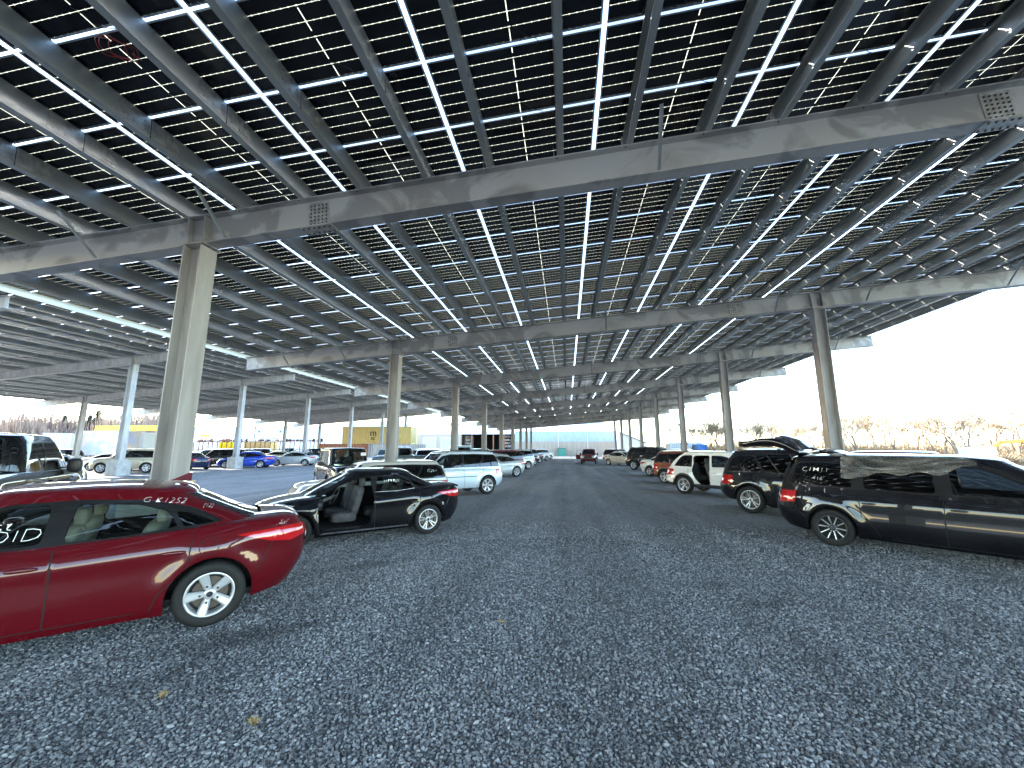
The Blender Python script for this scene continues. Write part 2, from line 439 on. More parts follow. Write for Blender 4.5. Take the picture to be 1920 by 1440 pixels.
SPEC['suv']=dict(L=4.75,W=1.87,ra=.98,fa=3.78,R=.365,n=5,
  zs=[(0,.98),(.3,1.02),(1.5,1.03),(2.8,1.03),(3.5,1.05),(3.8,1.04),(4.3,1.0),(4.6,.93),(4.75,.86)],
  z0=[(0,.42),(.4,.34),(1,.30),(3.8,.30),(4.3,.32),(4.75,.4)],
  xr=[(0,.14),(.2,.03),(.5,.02),(.7,.07),(1,.11)],xf=[(0,4.62),(.3,4.74),(.7,4.72),(1,4.58)],
  prof=[(0,.95),(.12,.985),(.4,1.0),(.7,.995),(.86,.985),(1,.94)],
  cxr=[(0,.12),(.5,.22),(1,.46)],cxf=[(0,3.62),(.5,3.32),(1,2.98)],
  cz1=[(0,1.60),(.6,1.66),(1.6,1.68),(2.5,1.675),(3.0,1.63),(3.6,1.6)],
  cW=.93,cprof=[(0,1),(.4,.94),(.8,.86),(1,.795)],cn=5.5,crown=.045,
  dlo=[(.30,1.10),(.42,1.5),(.6,1.585),(1.6,1.615),(2.6,1.61),(2.92,1.54),(3.2,1.33),(3.42,1.08)],
  wins=[[(.42,1.14),(.52,1.5),(.64,1.55),(1.08,1.56),(1.3,1.14)],[(1.38,1.14),(1.18,1.5),(1.2,1.565),(2.02,1.575),(2.04,1.12)],
        [(2.14,1.12),(2.12,1.575),(2.58,1.56),(2.84,1.48),(3.12,1.28),(3.26,1.12)]],
  quarter=[],doors=[(1.2,2.08,3.4)],
  tail=[[(.62,.72),(.62,1.0),(1.12,1.0),(1.12,.76)]],
  head=[[(-.3,.74),(-.3,.9),(-1.2,.95),(-1.35,.88),(-1.1,.76)]])
SPEC['van']=dict(L=5.1,W=1.96,ra=1.05,fa=4.10,R=.345,n=5.5,
  zs=[(0,.98),(.3,1.02),(2.5,1.02),(3.8,1.01),(4.3,1.0),(4.7,.93),(4.95,.82),(5.1,.74)],
  z0=[(0,.36),(.4,.27),(1,.22),(4.1,.21),(4.7,.22),(5.1,.28)],
  xr=[(0,.16),(.2,.05),(.5,.02),(.8,.05),(1,.09)],xf=[(0,4.98),(.3,5.09),(.7,5.06),(1,4.9)],
  prof=[(0,.94),(.12,.98),(.35,1.0),(.6,.99),(.8,.985),(1,.945)],
  cxr=[(0,.10),(.5,.18),(1,.38)],cxf=[(0,4.38),(.5,3.95),(1,3.38)],
  cz1=[(0,1.60),(.5,1.665),(1.5,1.695),(2.8,1.69),(3.3,1.65),(4.4,1.6)],
  cW=.95,cprof=[(0,1),(.4,.94),(.8,.865),(1,.81)],cn=6,crown=.04,
  dlo=[(.28,1.12),(.40,1.5),(.55,1.60),(1.6,1.635),(2.9,1.63),(3.25,1.55),(3.6,1.34),(3.95,1.08),(2.5,1.08)],
  wins=[[(.42,1.15),(.52,1.5),(.62,1.57),(1.4,1.585),(1.42,1.13)],[(1.6,1.12),(1.6,1.585),(2.5,1.59),(2.52,1.11)],
        [(2.72,1.11),(2.70,1.58),(3.1,1.53),(3.4,1.36),(3.7,1.12)]],
  quarter=[],doors=[(1.5,2.6,3.9)],
  tail=[[(.80,.74),(.80,1.0),(1.15,1.0),(1.15,.78)]],
  head=[[(-.3,.66),(-.3,.8),(-1.3,.88),(-1.2,.76)]])
SPEC['pickup']=dict(L=5.6,W=1.98,ra=1.2,fa=4.75,R=.39,n=7,
  zs=[(0,1.17),(1.9,1.17),(2.3,1.16),(4.2,1.15),(4.8,1.13),(5.3,1.08),(5.6,1.0)],
  z0=[(0,.5),(.4,.45),(4.7,.42),(5.6,.45)],
  xr=[(0,.1),(.2,.02),(1,.04)],xf=[(0,5.5),(.3,5.6),(.8,5.58),(1,5.5)],
  prof=[(0,.96),(.12,.99),(.5,1.0),(.8,.99),(1,.955)],
  cxr=[(0,2.02),(.5,2.06),(1,2.2)],cxf=[(0,4.35),(.5,4.1),(1,3.75)],
  cz1=[(2,1.78),(2.6,1.82),(3.4,1.815),(3.8,1.77)],
  cW=.93,cprof=[(0,1),(.4,.965),(.8,.89),(1,.82)],cn=7,crown=.04,
  dlo=[(2.2,1.22),(2.3,1.72),(3.5,1.74),(3.72,1.66),(4.12,1.22)],
  wins=[[(2.27,1.25),(2.36,1.68),(2.95,1.7),(2.97,1.24)],[(3.05,1.24),(3.03,1.70),(3.42,1.69),(3.62,1.6),(3.96,1.24)]],
  quarter=[],doors=[(2.15,3.0,4.1)],
  tail=[[(.86,.78),(.86,1.12),(1.12,1.12),(1.12,.78)]],
  head=[[(-.45,.82),(-.45,1.02),(-1.2,1.05),(-1.2,.85)]])
SPEC['jeep']=dict(SPEC['suv'],L=4.2,W=1.78,ra=.72,fa=3.2,R=.40,n=9,
  zs=[(0,1.12),(2.4,1.12),(3.4,1.12),(4.2,1.06)],z0=[(0,.55),(4.2,.55)],
  xr=[(0,.05),(1,.04)],xf=[(0,4.15),(1,4.1)],cxr=[(0,.06),(1,.12)],cxf=[(0,2.62),(1,2.36)],
  cz1=[(0,1.76),(2.5,1.76)],cn=10,cprof=[(0,1),(1,.90)],cW=.84,crown=.02,
  dlo=[(.18,1.18),(.2,1.68),(2.32,1.7),(2.52,1.18)],
  wins=[[(.25,1.22),(.25,1.65),(.8,1.65),(.8,1.22)],[(.9,1.22),(.9,1.65),(1.55,1.65),(1.55,1.22)],[(1.65,1.22),(1.65,1.65),(2.25,1.65),(2.42,1.22)]],
  tail=[[(.7,.8),(.7,1.0),(.85,1.0),(.85,.8)]],head=[[(-.42,.82),(-.42,1.0),(-.62,1.0),(-.62,.82)]],doors=[(.85,1.6,2.5)])

def make_car(typ,label,cat,contact,ang,colmat,name='parked_car',near=0,scale=1.,style='pair',nsp=5,visible='L',opts=None,spec=None,group='vehicles parked in the lot',contact_axle='r'):
    """contact: ground point of the visible wheel; ang: heading of the front (degrees, world)"""
    S=dict(SPEC[typ]); S.update(spec or {}); opts=opts or {}
    step={2:.05,1:.09,0:.17}[near]
    W=S['W']/2; T=thing(name,label,cat,group=group)
    th=R(ang); f=Vector((math.cos(th),math.sin(th))); l=Vector((-f.y,f.x))
    sgn=1 if visible=='L' else -1
    ax=S['ra'] if contact_axle=='r' else S['fa']
    track=W-.10
    o2=Vector(contact)-l*(sgn*(W-.01))*scale-f*ax*scale
    T.location=(o2.x,o2.y,opts.get('z',0)); T.rotation_euler=(0,0,th); T.scale=(scale,scale,scale*opts.get('zf',1))
    Rr=S['R']; arR=Rr+.055; fx,rx=S['fa'],S['ra']
    flare=opts.get('flare',.018)
    B=Tier(S['n'],S['L']/2,W,S['xr'],S['xf'],S['z0'],S['zs'],S['prof'],W,.045,.035,[(fx,Rr,arR+.03,flare),(rx,Rr,arR+.03,flare)])
    C=Tier(S['cn'],(S['cxf'][0][1]-S['cxr'][0][1])/2,W*S['cW'],S['cxr'],S['cxf'],[(p[0],p[1]-.02) for p in S['zs']],S['cz1'],S['cprof'],W*S['cW'],.03,S['crown'])
    def mapT(t,poly,d=.06): return [t.uv(x,z) for x,z in dens(poly,d)]
    def mapUZ(t,poly):
        out=[]
        for U,z in poly:
            if U<0: U=t.Um+U
            x=t.pt(U,.5).x; out.append((U,(z-t.z0(x))/(t.z1(x)-t.z0(x))))
        return dens(out,.08)
    glass=opts.get('glass','tint'); fglass=opts.get('fglass','glass')
    bodymats=[colmat,M['gap'],M['trim'],M['plastic']]
    # cabin footprint for clearing the deck under it
    def inside(p):
        e_=.34 if typ=='sedan' else .1
        cxr,cxf=S['cxr'][0][1]+e_,S['cxf'][0][1]-.34
        if not (cxr<p.x<cxf): 
            if typ=='pickup' and .12<p.x<1.95 and p.y<W-.12: return True
            return False
        cx=(p.x-(cxr+cxf)/2)/((cxf-cxr)/2); lim=W*S['cW']*(max(0,1-abs(cx)**S['cn']))**(1/S['cn'])
        return p.y<lim-.06
    allb=[];wins=[];lamps=[]
    holes=opts.get('holes',{})
    for side in (1,-1):
        sk='L' if side>0 else 'R'
        if side<0 and not (holes.get('L') or holes.get('R')) and not opts.get('asym'):
            # mirror the first side
            def mir(r): return {k:([(x,-y,z) for x,y,z in v],[(x,-y,z) for x,y,z in n],[t[::-1] for t in ts]) for k,(v,n,ts) in r.items()}
            rb,rc=mir(rb),mir(rc)
        else:
            fe=[]
            lowz=opts.get('cladding')
            if lowz:
                fe.append((mapT(B,[(.05,.2),(.05,lowz),(S['L']-.1,lowz),(S['L']-.1,.2)],.1),'plastic'))
                for a in (fx,rx): fe.append((mapT(B,circ(a,Rr,arR+.07)),'plastic'))
            for k,(dr,dm,df) in enumerate(S['doors']):
                sh=.03
                zb=lambda x:B.z1(x)
                rxw=rx+arR+.05
                for path in ([(dr,zb(dr)-.0),(dr+.02,.62),(max(dr+.2,rxw),.42),(max(dr+.25,rxw+.05),.27)],[(dm,zb(dm)),(dm-.02,.6),(dm-.02,.27)],[(df,zb(df)),(df+.05,.6),(df-.02,.27)],[(dr+.4,.265),(df,.265)]):
                    pp=[B.uv(x,z) for x,z in dens(path,.12,False)]
                    for q in path_quads(pp,.012 if near else .016): fe.append((q,'gap'))
            # bumper seams
            if near:
                for path in ([(.02+.35,.93*B.z1(.3)),(.50,.62),(rx-arR-.02,.5)],[(S['L']-.35,.60),(fx+arR+.02,.5)]):
                    pp=[B.uv(x,z) for x,z in dens(path,.12,False)]
                    for q in path_quads(pp,.010): fe.append((q,'gap'))
            if opts.get('fuel') and side==(1 if opts.get('fuel')=='L' else -1):
                cc=[B.uv(x,z) for x,z in circ(rx+.05,.82,.085,20)]; cc.append(cc[0])
                for q in path_quads(cc,.008): fe.append((q,'gap'))
            for k,pl in enumerate(S['tail']): fe.append((mapUZ(B,pl),'tail%d%s'%(k,sk)))
            for k,pl in enumerate(S['head']): fe.append((mapUZ(B,pl),'head%d%s'%(k,sk)))
            if opts.get('grille',1):
                g=[(-.001,.56 if typ in('sedan','van') else .62),(-.001,.72 if typ=='sedan' else .92),(-.5,.72 if typ=='sedan' else .92),(-.5,.56 if typ in('sedan','van') else .62)]
                fe.append((mapUZ(B,g),'plastic'))
            if opts.get('rearglass_plate',1):
                z=S['zs'][0][1]
                fe.append((mapUZ(B,[(0,z-.34),(0,z-.2),(.24,z-.2),(.24,z-.34)]),'trim'))
            for a in (fx,rx): fe.append((mapT(B,circ(a,Rr,arR)),None))
            # cut below the arch
            for a in (fx,rx): fe.append((mapT(B,[(a-arR*.99,Rr),(a-arR*.97,0.1),(a+arR*.97,.1),(a+arR*.99,Rr)]),None))
            for pl in holes.get(sk,[]): fe.append((mapT(B,pl),None))
            rb=skin(B,fe,step,1,inside)
            fc=[]
            fc.append((mapT(C,rnd(S['dlo'],.05)),'trim'))
            for k,pl in enumerate(S['wins']):
                if (sk,k) in opts.get('nowin',[]): fc.append((mapT(C,rnd(pl,.05),.05),None)); continue
                fc.append((mapT(C,rnd(pl,.05),.05),'win%d%s'%(k,sk)))
            for k,pl in enumerate(S['quarter']): fc.append((mapT(C,rnd(pl,.03),.05),'qwin%d%s'%(k,sk)))
            # windscreen and rear glass in (U,V)
            ua=C.uv((S['cxf'][0][1]+S['cxf'][-1][1])/2,0)[0]
            cwn=C.cxy; # find U where cy ~ .86 at front/rear
            Uf=next(u for u,c in zip(C.U[::-1],C.c[::-1]) if c[1]>.80); Ur=next(u for u,c in zip(C.U,C.c) if c[1]>.78)
            fc.append((dens([(Uf-.02,.04),(C.Um,.04),(C.Um,.99),(Uf,.99)],.08),'trim'))
            fc.append((dens([(Uf+.03,.08),(C.Um,.08),(C.Um,.96),(Uf+.03,.96)],.08),'ws'))
            rg=opts.get('rear_v',(.12,.93) if typ!='sedan' else (.05,.95))
            if not opts.get('norearglass'):
                fc.append((dens([(0,rg[0]-.04),(Ur+.02,rg[0]-.04),(Ur+.02,rg[1]+.03),(0,rg[1]+.03)],.08),'trim'))
                fc.append((dens([(0,rg[0]),(Ur-.03,rg[0]),(Ur-.03,rg[1]),(0,rg[1])],.08),'rg'))
            else:
                fc.append((dens([(0,0),(Ur,0),(Ur,.95),(0,.95)],.08),None))
            for pl in holes.get(sk,[]): fc.append((mapT(C,pl),None))
            rc=skin(C,fc,step,1)
            if side<0:
                def mir(r): return {k:([(x,-y,z) for x,y,z in v],[(x,-y,z) for x,y,z in n],[t[::-1] for t in ts]) for k,(v,n,ts) in r.items()}
                rb,rc=mir(rb),mir(rc)
        for r in (rb,rc):
            for k,d in r.items():
                if k=='body': allb.append((d,0))
                elif k=='gap': allb.append((d,1))
                elif k=='trim': allb.append((d,2))
                elif k=='plastic': allb.append((d,3))
                elif k=='ws': wins.append(('ws',d))
                elif k=='rg': wins.append(('rg',d))
                elif k.startswith('win') or k.startswith('qwin'): wins.append((k,d))
                else: lamps.append((k,d))
    surf_obj('body',allb,bodymats,T)
    if near: surf_obj('inner_lining',[(d,0) for d,k in allb],[opts.get('lining',M['dark'])],T,-.028,True)
    else: surf_obj('inner_lining',[(d,0) for d,k in allb],[M['dark']],T,-.05,True)
    for key,nm,gm in (('ws','windshield',M[fglass]),('rg','rear_window',M[opts.get('rglass',glass)])):
        ds=[(d,0) for k,d in wins if k==key]
        if ds: surf_obj(nm,ds,[gm],T,-.004)
    for k,d in wins:
        if k in ('ws','rg'): continue
        nf=len(S['wins'])-1
        surf_obj('side_window',[(d,0)],[M[fglass] if k.startswith('win%d'%nf) else M[glass]],T,-.004)
    for k,d in lamps:
        if k.startswith('tail'): surf_obj('taillight',[(d,0)],[M['red_lens']],T,.012 if near else .01)
        else: surf_obj('headlight',[(d,0)],[M['clear_lens']],T,.01)
    # underbody and wheel housings
    ub=MB(); ub.box((.55,-W+.16,.24 if typ in('sedan','van') else .34),(S['L']-.5,W-.16,.30 if typ in('sedan','van') else .42),M['dark'])
    for a in (fx,rx):
        for s_ in (1,-1):
            prof=[(arR*math.cos(t),arR*math.sin(t)) for t in [PI*i/16 for i in range(17)]]
            vs=[(a+p[0],s_*(W-.045),Rr+p[1]) for p in prof]+[(a+p[0],s_*(W-.40),Rr+p[1]) for p in prof]
            ub.add(vs,[(i,i+1,18+i,17+i) for i in range(16)],M['dark'])
            ub.add([(a+p[0],s_*(W-.40),Rr+p[1]) for p in prof],[tuple(range(17))],M['dark'])
    ub.build('underbody',None,T)
    wst=opts.get('wheelmiss',[])
    for (a,nm) in ((rx,'r'),(fx,'f')):
        for s_ in (1,-1):
            add_wheel(T,a,s_*(W-.125),Rr,Rr,.215,style,nsp,near>0,rot=random.random()*2 if not near else opts.get('wrot',.2))
    # mirrors, handles
    belt=B.z1(S['doors'][0][2])
    for s_ in (1,-1):
        if opts.get('nomirror')==s_: continue
        mx=S['doors'][0][2]-.28 
        mm=MB(); mm.ell((mx,s_*(W+.08),belt+.10),(.07,.11,.07) if typ!='pickup' else (.08,.11,.15),opts.get('mirmat',colmat),.6); mm.bar((mx,s_*(W-.12),belt+.05),(mx,s_*(W+.03),belt+.07),.06,.03,M['plastic'])
        mm.build('side_mirror',None,T)
    hz=opts.get('hz',belt-.16)
    for s_ in (1,-1):
        for hx in (S['doors'][0][0]+.14,S['doors'][0][1]+.16):
            if (s_,hx>S['doors'][0][1]) in opts.get('nohandle',[]): continue
            U,V=B.uv(hx,hz); p=B.pt(U,V); y=p.y*s_
            hb=MB(); hb.ell((hx,y+s_*.022,hz),(.10,.014,.018),opts.get('handlemat',colmat),.6,12,6); hb.build('door_handle',None,T)
    if opts.get('rails'):
        for s_ in (1,-1):
            rb_=MB(); zr=C.z1
            xs=[S['cxr'][-1][1]+.25+i*.2 for i in range(int((S['cxf'][-1][1]-S['cxr'][-1][1]-.4)/.2)+1)]
            yy=W*S['cW']*S['cprof'][-1][1]-.06
            rb_.tube([(x,s_*yy,zr(x)+.075+(-.03 if i in(0,len(xs)-1) else 0)) for i,x in enumerate(xs)],.016,opts.get('railmat',M['plastic']),6)
            for x in (xs[0],xs[len(xs)//2],xs[-1]): rb_.box((x-.04,s_*yy-.015,zr(x)),(x+.04,s_*yy+.015,zr(x)+.07),M['plastic'])
            rb_.build('roof_rail',None,T)
    if near or opts.get('interior'):
        sm=opts.get('seatmat',M['seat_grey']); xs=opts.get('seatx',S['cxf'][0][1]-(1.25 if typ=='sedan' else 1.5)); zf=.32 if typ in('sedan',) else .5
        xr_=min(xs-.6,1.86) if typ=='sedan' else xs-.95
        for (x,y,w) in ((xs,.37,.25),(xs,-.37,.25),(xr_,.33,.29),(xr_,-.33,.29)):
            if opts.get('noseats'): break
            sb=MB(); seat(sb,x,y,zf-(.04 if w>.27 else 0),sm,w); sb.build('seat',None,T)
        db=MB(); db.ell((S['cxf'][0][1]-.30,0,belt-.13),(.26,W-.16,.12),M['plastic'],.4); db.build('dashboard',None,T)
        sw=MB(); c=Vector((S['cxf'][0][1]-.78,.37,belt+.02)); 
        pts=[c+Vector((math.sin(R(25))*.18*math.sin(t)*-1,.18*math.cos(t),math.cos(R(25))*.18*math.sin(t))) for t in [2*PI*i/20 for i in range(21)]]
        sw.tube(pts,.014,M['plastic'],6,False); sw.bar(c-Vector((0,.16,0)),c+Vector((0,.16,0)),.03,.03,M['plastic']); sw.bar(c,c+Vector((.25,0,-.1)),.05,.05,M['plastic'])
        sw.build('steering_wheel',None,T)
        fl=MB(); fl.box((.9,-W+.12,.30),(S['cxf'][0][1]-.1,W-.12,.315),M['dark']); fl.build('floor_pan',None,T)
    if typ=='pickup':
        bb=MB(); bb.box((.1,-W+.12,.75),(1.97,W-.12,.78),M['dark']); 
        for s_ in (1,-1): bb.box((.1,s_*(W-.12)-.01,.75),(1.97,s_*(W-.12)+.01,1.18),M['dark'])
        bb.box((.1,-W+.12,.75),(.13,W-.12,1.19),M['dark']); bb.build('cargo_bed',None,T)
    T['_B']=0
    del T['_B']
    return T,B,C,S,W
def write_on(T,tier,txt,x,z,size,side=1,mirror=False,off=.006,rot=0,name='writing',m=None,cxs=1):
    """lay hand lettering on a side surface, following it"""
    vs,fs=textmesh(txt,size); V=[]
    ca,sa=math.cos(rot),math.sin(rot)
    for a,b in vs:
        a2,b2=(a*ca-b*sa)*cxs,a*sa+b*ca
        # on the left side (+y) the reader looks along -y: +text is towards -x ... rear is on the reader's right
        xx=x-a2 if side>0 else x+a2
        if mirror: xx=x+a2 if side>0 else x-a2
        U,Vv=tier.uv(xx,z+b2); p=tier.pt(U,min(Vv,1)); n=tier.nrm(U,min(Vv,1)); p=p+n*off
        V.append((p.x,side*p.y,p.z))
    mb=MB(); mb.add(V,fs,m or M['chalk']); return mb.build(name,None,T)
# ---------------------------------------------------------------- solar canopies
SL=.075; ANG=math.atan(SL)
def cell_material():
    m=mat('solar_cells',(.006,.008,.014),.12,0,0)
    nt=m.node_tree; bs=nt.nodes['Principled BSDF']; out=nt.nodes['Material Output']
    bs.inputs['Roughness'].default_value=.16
    tc=nd(m,'ShaderNodeTexCoord'); sp=nd(m,'ShaderNodeSeparateXYZ'); lk(m,tc.outputs['Object'],sp.inputs[0])
    def math_(op,a,b=None,c=None):
        n=nd(m,'ShaderNodeMath'); n.operation=op
        for i,v in enumerate((a,b,c)):
            if v is None: continue
            if isinstance(v,(int,float)): n.inputs[i].default_value=v
            else: lk(m,v,n.inputs[i])
        return n.outputs[0]
    def dist(coord,p,off=0):   # distance to the nearest multiple of p
        t=math_('ADD',coord,off); t=math_('ADD',math_('DIVIDE',t,p),1000.5); t=math_('FRACT',t); t=math_('SUBTRACT',t,.5); return math_('MULTIPLY',math_('ABSOLUTE',t),p)
    # object coordinates: x along 2.27 (24 half cells), y across 1.066 (6 cells); the object origin is the module centre
    cy=.1735; cx=.0915
    dy=dist(sp.outputs[1],cy); dx=dist(sp.outputs[0],cx,cx/2-.0)
    dxe=dist(math_('ABSOLUTE',sp.outputs[0]),cx,-.007)
    # the gap between cell columns, drawn out to small beads at the cell corners
    bead=math_('LESS_THAN',math_('ADD',dy,dxe),.0095)
    line=math_('LESS_THAN',dy,.0019)
    mid=math_('LESS_THAN',math_('ABSOLUTE',sp.outputs[0]),.0055)
    notj=math_('GREATER_THAN',math_('ABSOLUTE',math_('SUBTRACT',dist(sp.outputs[1],.347,.02),.0)),.045)
    mid=math_('MULTIPLY',mid,notj)
    g=math_('MAXIMUM',math_('MAXIMUM',bead,line),mid)
    tr=nd(m,'ShaderNodeBsdfTranslucent'); tr.inputs[0].default_value=(.40,.365,.25,1)
    mx=nd(m,'ShaderNodeMixShader'); lk(m,g,mx.inputs[0]); lk(m,bs.outputs[0],mx.inputs[1]); lk(m,tr.outputs[0],mx.inputs[2]); lk(m,mx.outputs[0],out.inputs[0])
    # faint sheen differences between modules
    oi=nd(m,'ShaderNodeObjectInfo'); mr=nd(m,'ShaderNodeMapRange'); mr.inputs[3].default_value=.08; mr.inputs[4].default_value=.38
    lk(m,oi.outputs['Random'],mr.inputs[0]); lk(m,mr.outputs[0],bs.inputs['Roughness'])
    return m
M['cells']=cell_material()
M['cells'].name='solar_cells'
PX,PY=2.33,8.7/8
LX,LY=PX-.055,PY-.034
def panel_parts(mb_l,mb_f,ox=0,oy=0,M4=None):
    hx,hy=LX/2,LY/2
    def T(v): 
        v=Vector(v); return M4@v if M4 else v
    mb_l.add([T(p) for p in ((-hx+.01,-hy+.01,.026),(-hx+.01,hy-.01,.026),(hx-.01,hy-.01,.026),(hx-.01,-hy+.01,.026))],[(0,1,2,3)],M['cells'])
    t=.010; w=.022
    for a,b in (((-hx,-hy,0),(hx,-hy+t,.032)),((-hx,hy-t,0),(hx,hy,.032)),((-hx,-hy+t,0),(-hx+t,hy-t,.032)),((hx-t,-hy+t,0),(hx,hy-t,.032))):
        mb_f.box(a,b,M['alu'],M4)
    # lower lips of the frame
    for a,b in (((-hx+t,-hy+t,0),(hx-t,-hy+t+w*.5,.002)),((-hx+t,hy-t-w*.5,0),(hx-t,hy-t,.002)),((-hx+t,-hy+t+w*.5,0),(-hx+t+w*.5,hy-t-w*.5,.002)),((hx-t-w*.5,-hy+t+w*.5,0),(hx-t,hy-t-w*.5,.002))):
        mb_f.box(a,b,M['alu'],M4)
ml,mf=MB(),MB(); panel_parts(ml,mf)
o1=ml.build('glass_laminate'); o2=mf.build('aluminium_frame'); ME_L,ME_F=o1.data,o2.data
bpy.data.objects.remove(o1); bpy.data.objects.remove(o2)

ME_W=[]
for s_ in range(3):
    w_=MB(); r_=random.Random(s_); x0=.12+.1*s_; dz=.05+.05*r_.random()
    w_.tube([(-.02,.30-LY/2*0,.022),(x0*.4,.36,-.01),(x0,.44,-dz),(x0+.1,.50,-dz*.7),(x0+.12,.56,.0),(x0+.10,.60,.0)],.0045,M['plastic'],5)
    o_=w_.build('cable_lead'); ME_W.append(o_.data); bpy.data.objects.remove(o_)
CF=740.;cTH=R(9.2);cPS=R(7.85);EYE=1.8
def proj(X,Y,Z):
    lat=X*math.cos(cPS)+Y*math.sin(cPS); fw=-X*math.sin(cPS)+Y*math.cos(cPS); up=Z-EYE
    d=fw*math.cos(cTH)+up*math.sin(cTH); v=up*math.cos(cTH)-fw*math.sin(cTH)
    if d<.2: return None
    return (960+CF*lat/d,720-CF*v/d,d)

class Canopy:
    def __init__(s,x0,nmod,zref,y1,S,nf,nfb,name):
        # zref: underside of the steel beams at X=0 ; y1: first frame line; nf frames ahead, nfb behind
        s.x0=x0;s.nm=nmod;s.zr=zref;s.y1=y1;s.S=S;s.nf=nf;s.nfb=nfb;s.name=name; s.D=.58
    def zb(s,x): return s.zr+SL*x
A=Canopy(.57-6*2.33,13,6.03,6.06,8.7,9,1,'near')
Bc=Canopy(-51.3,12,7.85+.075*24.2,13.4,9.35,7,0,'far')
panels=[];purl=[]
PURLX=[]
for cn in (A,Bc):
    cn.seams=[cn.x0+PX*i for i in range(cn.nm+1)]
    cn.px=[]
    for i in range(cn.nm): cn.px+= [cn.seams[i]+.56,cn.seams[i+1]-.56]
    cn.pyn=cn.S/8
    zt=lambda x,cn=cn: cn.zb(x)+cn.D+.325
    ny0=-8*(cn.nfb+1) if cn is A else -8
    ny1=8*(cn.nf-1)+6
    for r in range(ny0,ny1):
        for c in range(cn.nm):
            X=cn.x0+PX*(c+.5); Y=cn.y1+cn.pyn*(r+.5)-.73
            p=proj(X,Y,zt(X))
            vis=p and -60<p[0]<1980 and -80<p[1]<900
            panels.append(((1/p[2]**2 if vis else -1),cn,r,c,X,Y,zt(X)))
    for b in range(-(cn.nfb+1) if cn is A else -1,cn.nf):
        ya=cn.y1+cn.S*b-1.8; yb=ya+cn.S
        if b==cn.nf-1: yb=cn.y1+cn.S*b+5.1
        for i,X in enumerate(cn.px):
            best=-1
            for t in (0,.2,.5,.8,1):
                p=proj(X,ya+(yb-ya)*t,zt(X))
                if p and -40<p[0]<1960 and -40<p[1]<900: best=max(best,1/p[2]**2)
            purl.append((best,cn,b,i,X,ya,yb,zt(X)-.325))
panels.sort(key=lambda t:-t[0]); purl.sort(key=lambda t:-t[0])
def bayname(cn,b):
    w='the near canopy' if cn is A else 'the far left canopy'
    return b,w
rot=(0,-ANG,0)
for k,(sc_,cn,r,c,X,Y,Z) in enumerate(panels[:300]):
    e=bpy.data.objects.new('solar_panel',None); COL.objects.link(e); e.location=(X,Y,Z); e.rotation_euler=rot; e.empty_display_size=.1
    b=r//8; rr=r%8+1
    where='before the nearest beam' if b<0 else '%s bay past the nearest beam'%ORD[b+1]
    if b<0: rr=-r
    nm_='near canopy' if cn is A else 'left canopy'
    e['label']='%s solar panel, %s, %s row, %s from left'%(nm_,where,ORD[rr],ORD[c+1]); e['category']='solar panel'; e['group']='solar panels roofing the canopies'
    for nm,me in (('glass_laminate',ME_L),('aluminium_frame',ME_F))+((('cable_lead',ME_W[k%3]),) if k<190 else ()):
        o=bpy.data.objects.new(nm,me); COL.objects.link(o); o.parent=e
    if cn is Bc: e.scale=(1,cn.pyn/PY,1)
# the rest of the modules share one object per material so that cell coordinates stay local to each module
def cells_rest():
    m=M['cells'].copy(); m.name='solar_cells_rest'
    nt=m.node_tree
    tc=[n for n in nt.nodes if n.type=='TEX_COORD'][0]; sp=[n for n in nt.nodes if n.type=='SEPXYZ'][0]
    for l in list(nt.links):
        if l.from_node==tc: nt.links.remove(l)
    uv=nt.nodes.new('ShaderNodeUVMap'); uv.uv_map='UVMap'; nt.links.new(uv.outputs[0],sp.inputs[0])
    for n in nt.nodes:
        if n.type=='OBJECT_INFO':
            at=nt.nodes.new('ShaderNodeTexWhiteNoise'); g=nt.nodes.new('ShaderNodeNewGeometry')
            ln=[l for l in nt.links if l.from_node==n][0]; to=ln.to_socket; nt.links.remove(ln)
            nt.links.new(g.outputs['Random Per Island'],to)
    return m
rest=MB(); restF=MB(); MC=cells_rest(); uvs=[]
far=[]
for (sc_,cn,r,c,X,Y,Z) in panels[300:]:
    M4=Matrix.Translation((X,Y,Z))@Matrix.Rotation(-ANG,4,'Y')
    hx,hy=LX/2,(cn.pyn-.034)/2
    vs=[M4@Vector(p) for p in ((-hx,-hy,.026),(-hx,hy,.026),(hx,hy,.026),(hx,-hy,.026))]
    rest.add(vs,[(0,1,2,3)],MC); q=PY/cn.pyn
    uvs+=[(-hx,-hy*q),(-hx,hy*q),(hx,hy*q),(hx,-hy*q)]
    t=.012
    for a,b in (((-hx,-hy,0),(hx,-hy+t,.032)),((-hx,hy-t,0),(hx,hy,.032)),((-hx,-hy+t,0),(-hx+t,hy-t,.032)),((hx-t,-hy+t,0),(hx,hy-t,.032))):
        restF.box(a,b,M['alu'],M4)
nq=len(rest.f)
# one object: laminates first, then frames
ms=len(rest.v)
rest.add(restF.v,restF.f,M['alu'])
ro=rest.build('solar_panel_array'); uvl=ro.data.uv_layers.new(name='UVMap')
for i,u in enumerate(uvs): uvl.data[i].uv=u
kind(ro,'stuff','remaining dark solar panels roofing the distant parts of both canopies','solar panels')

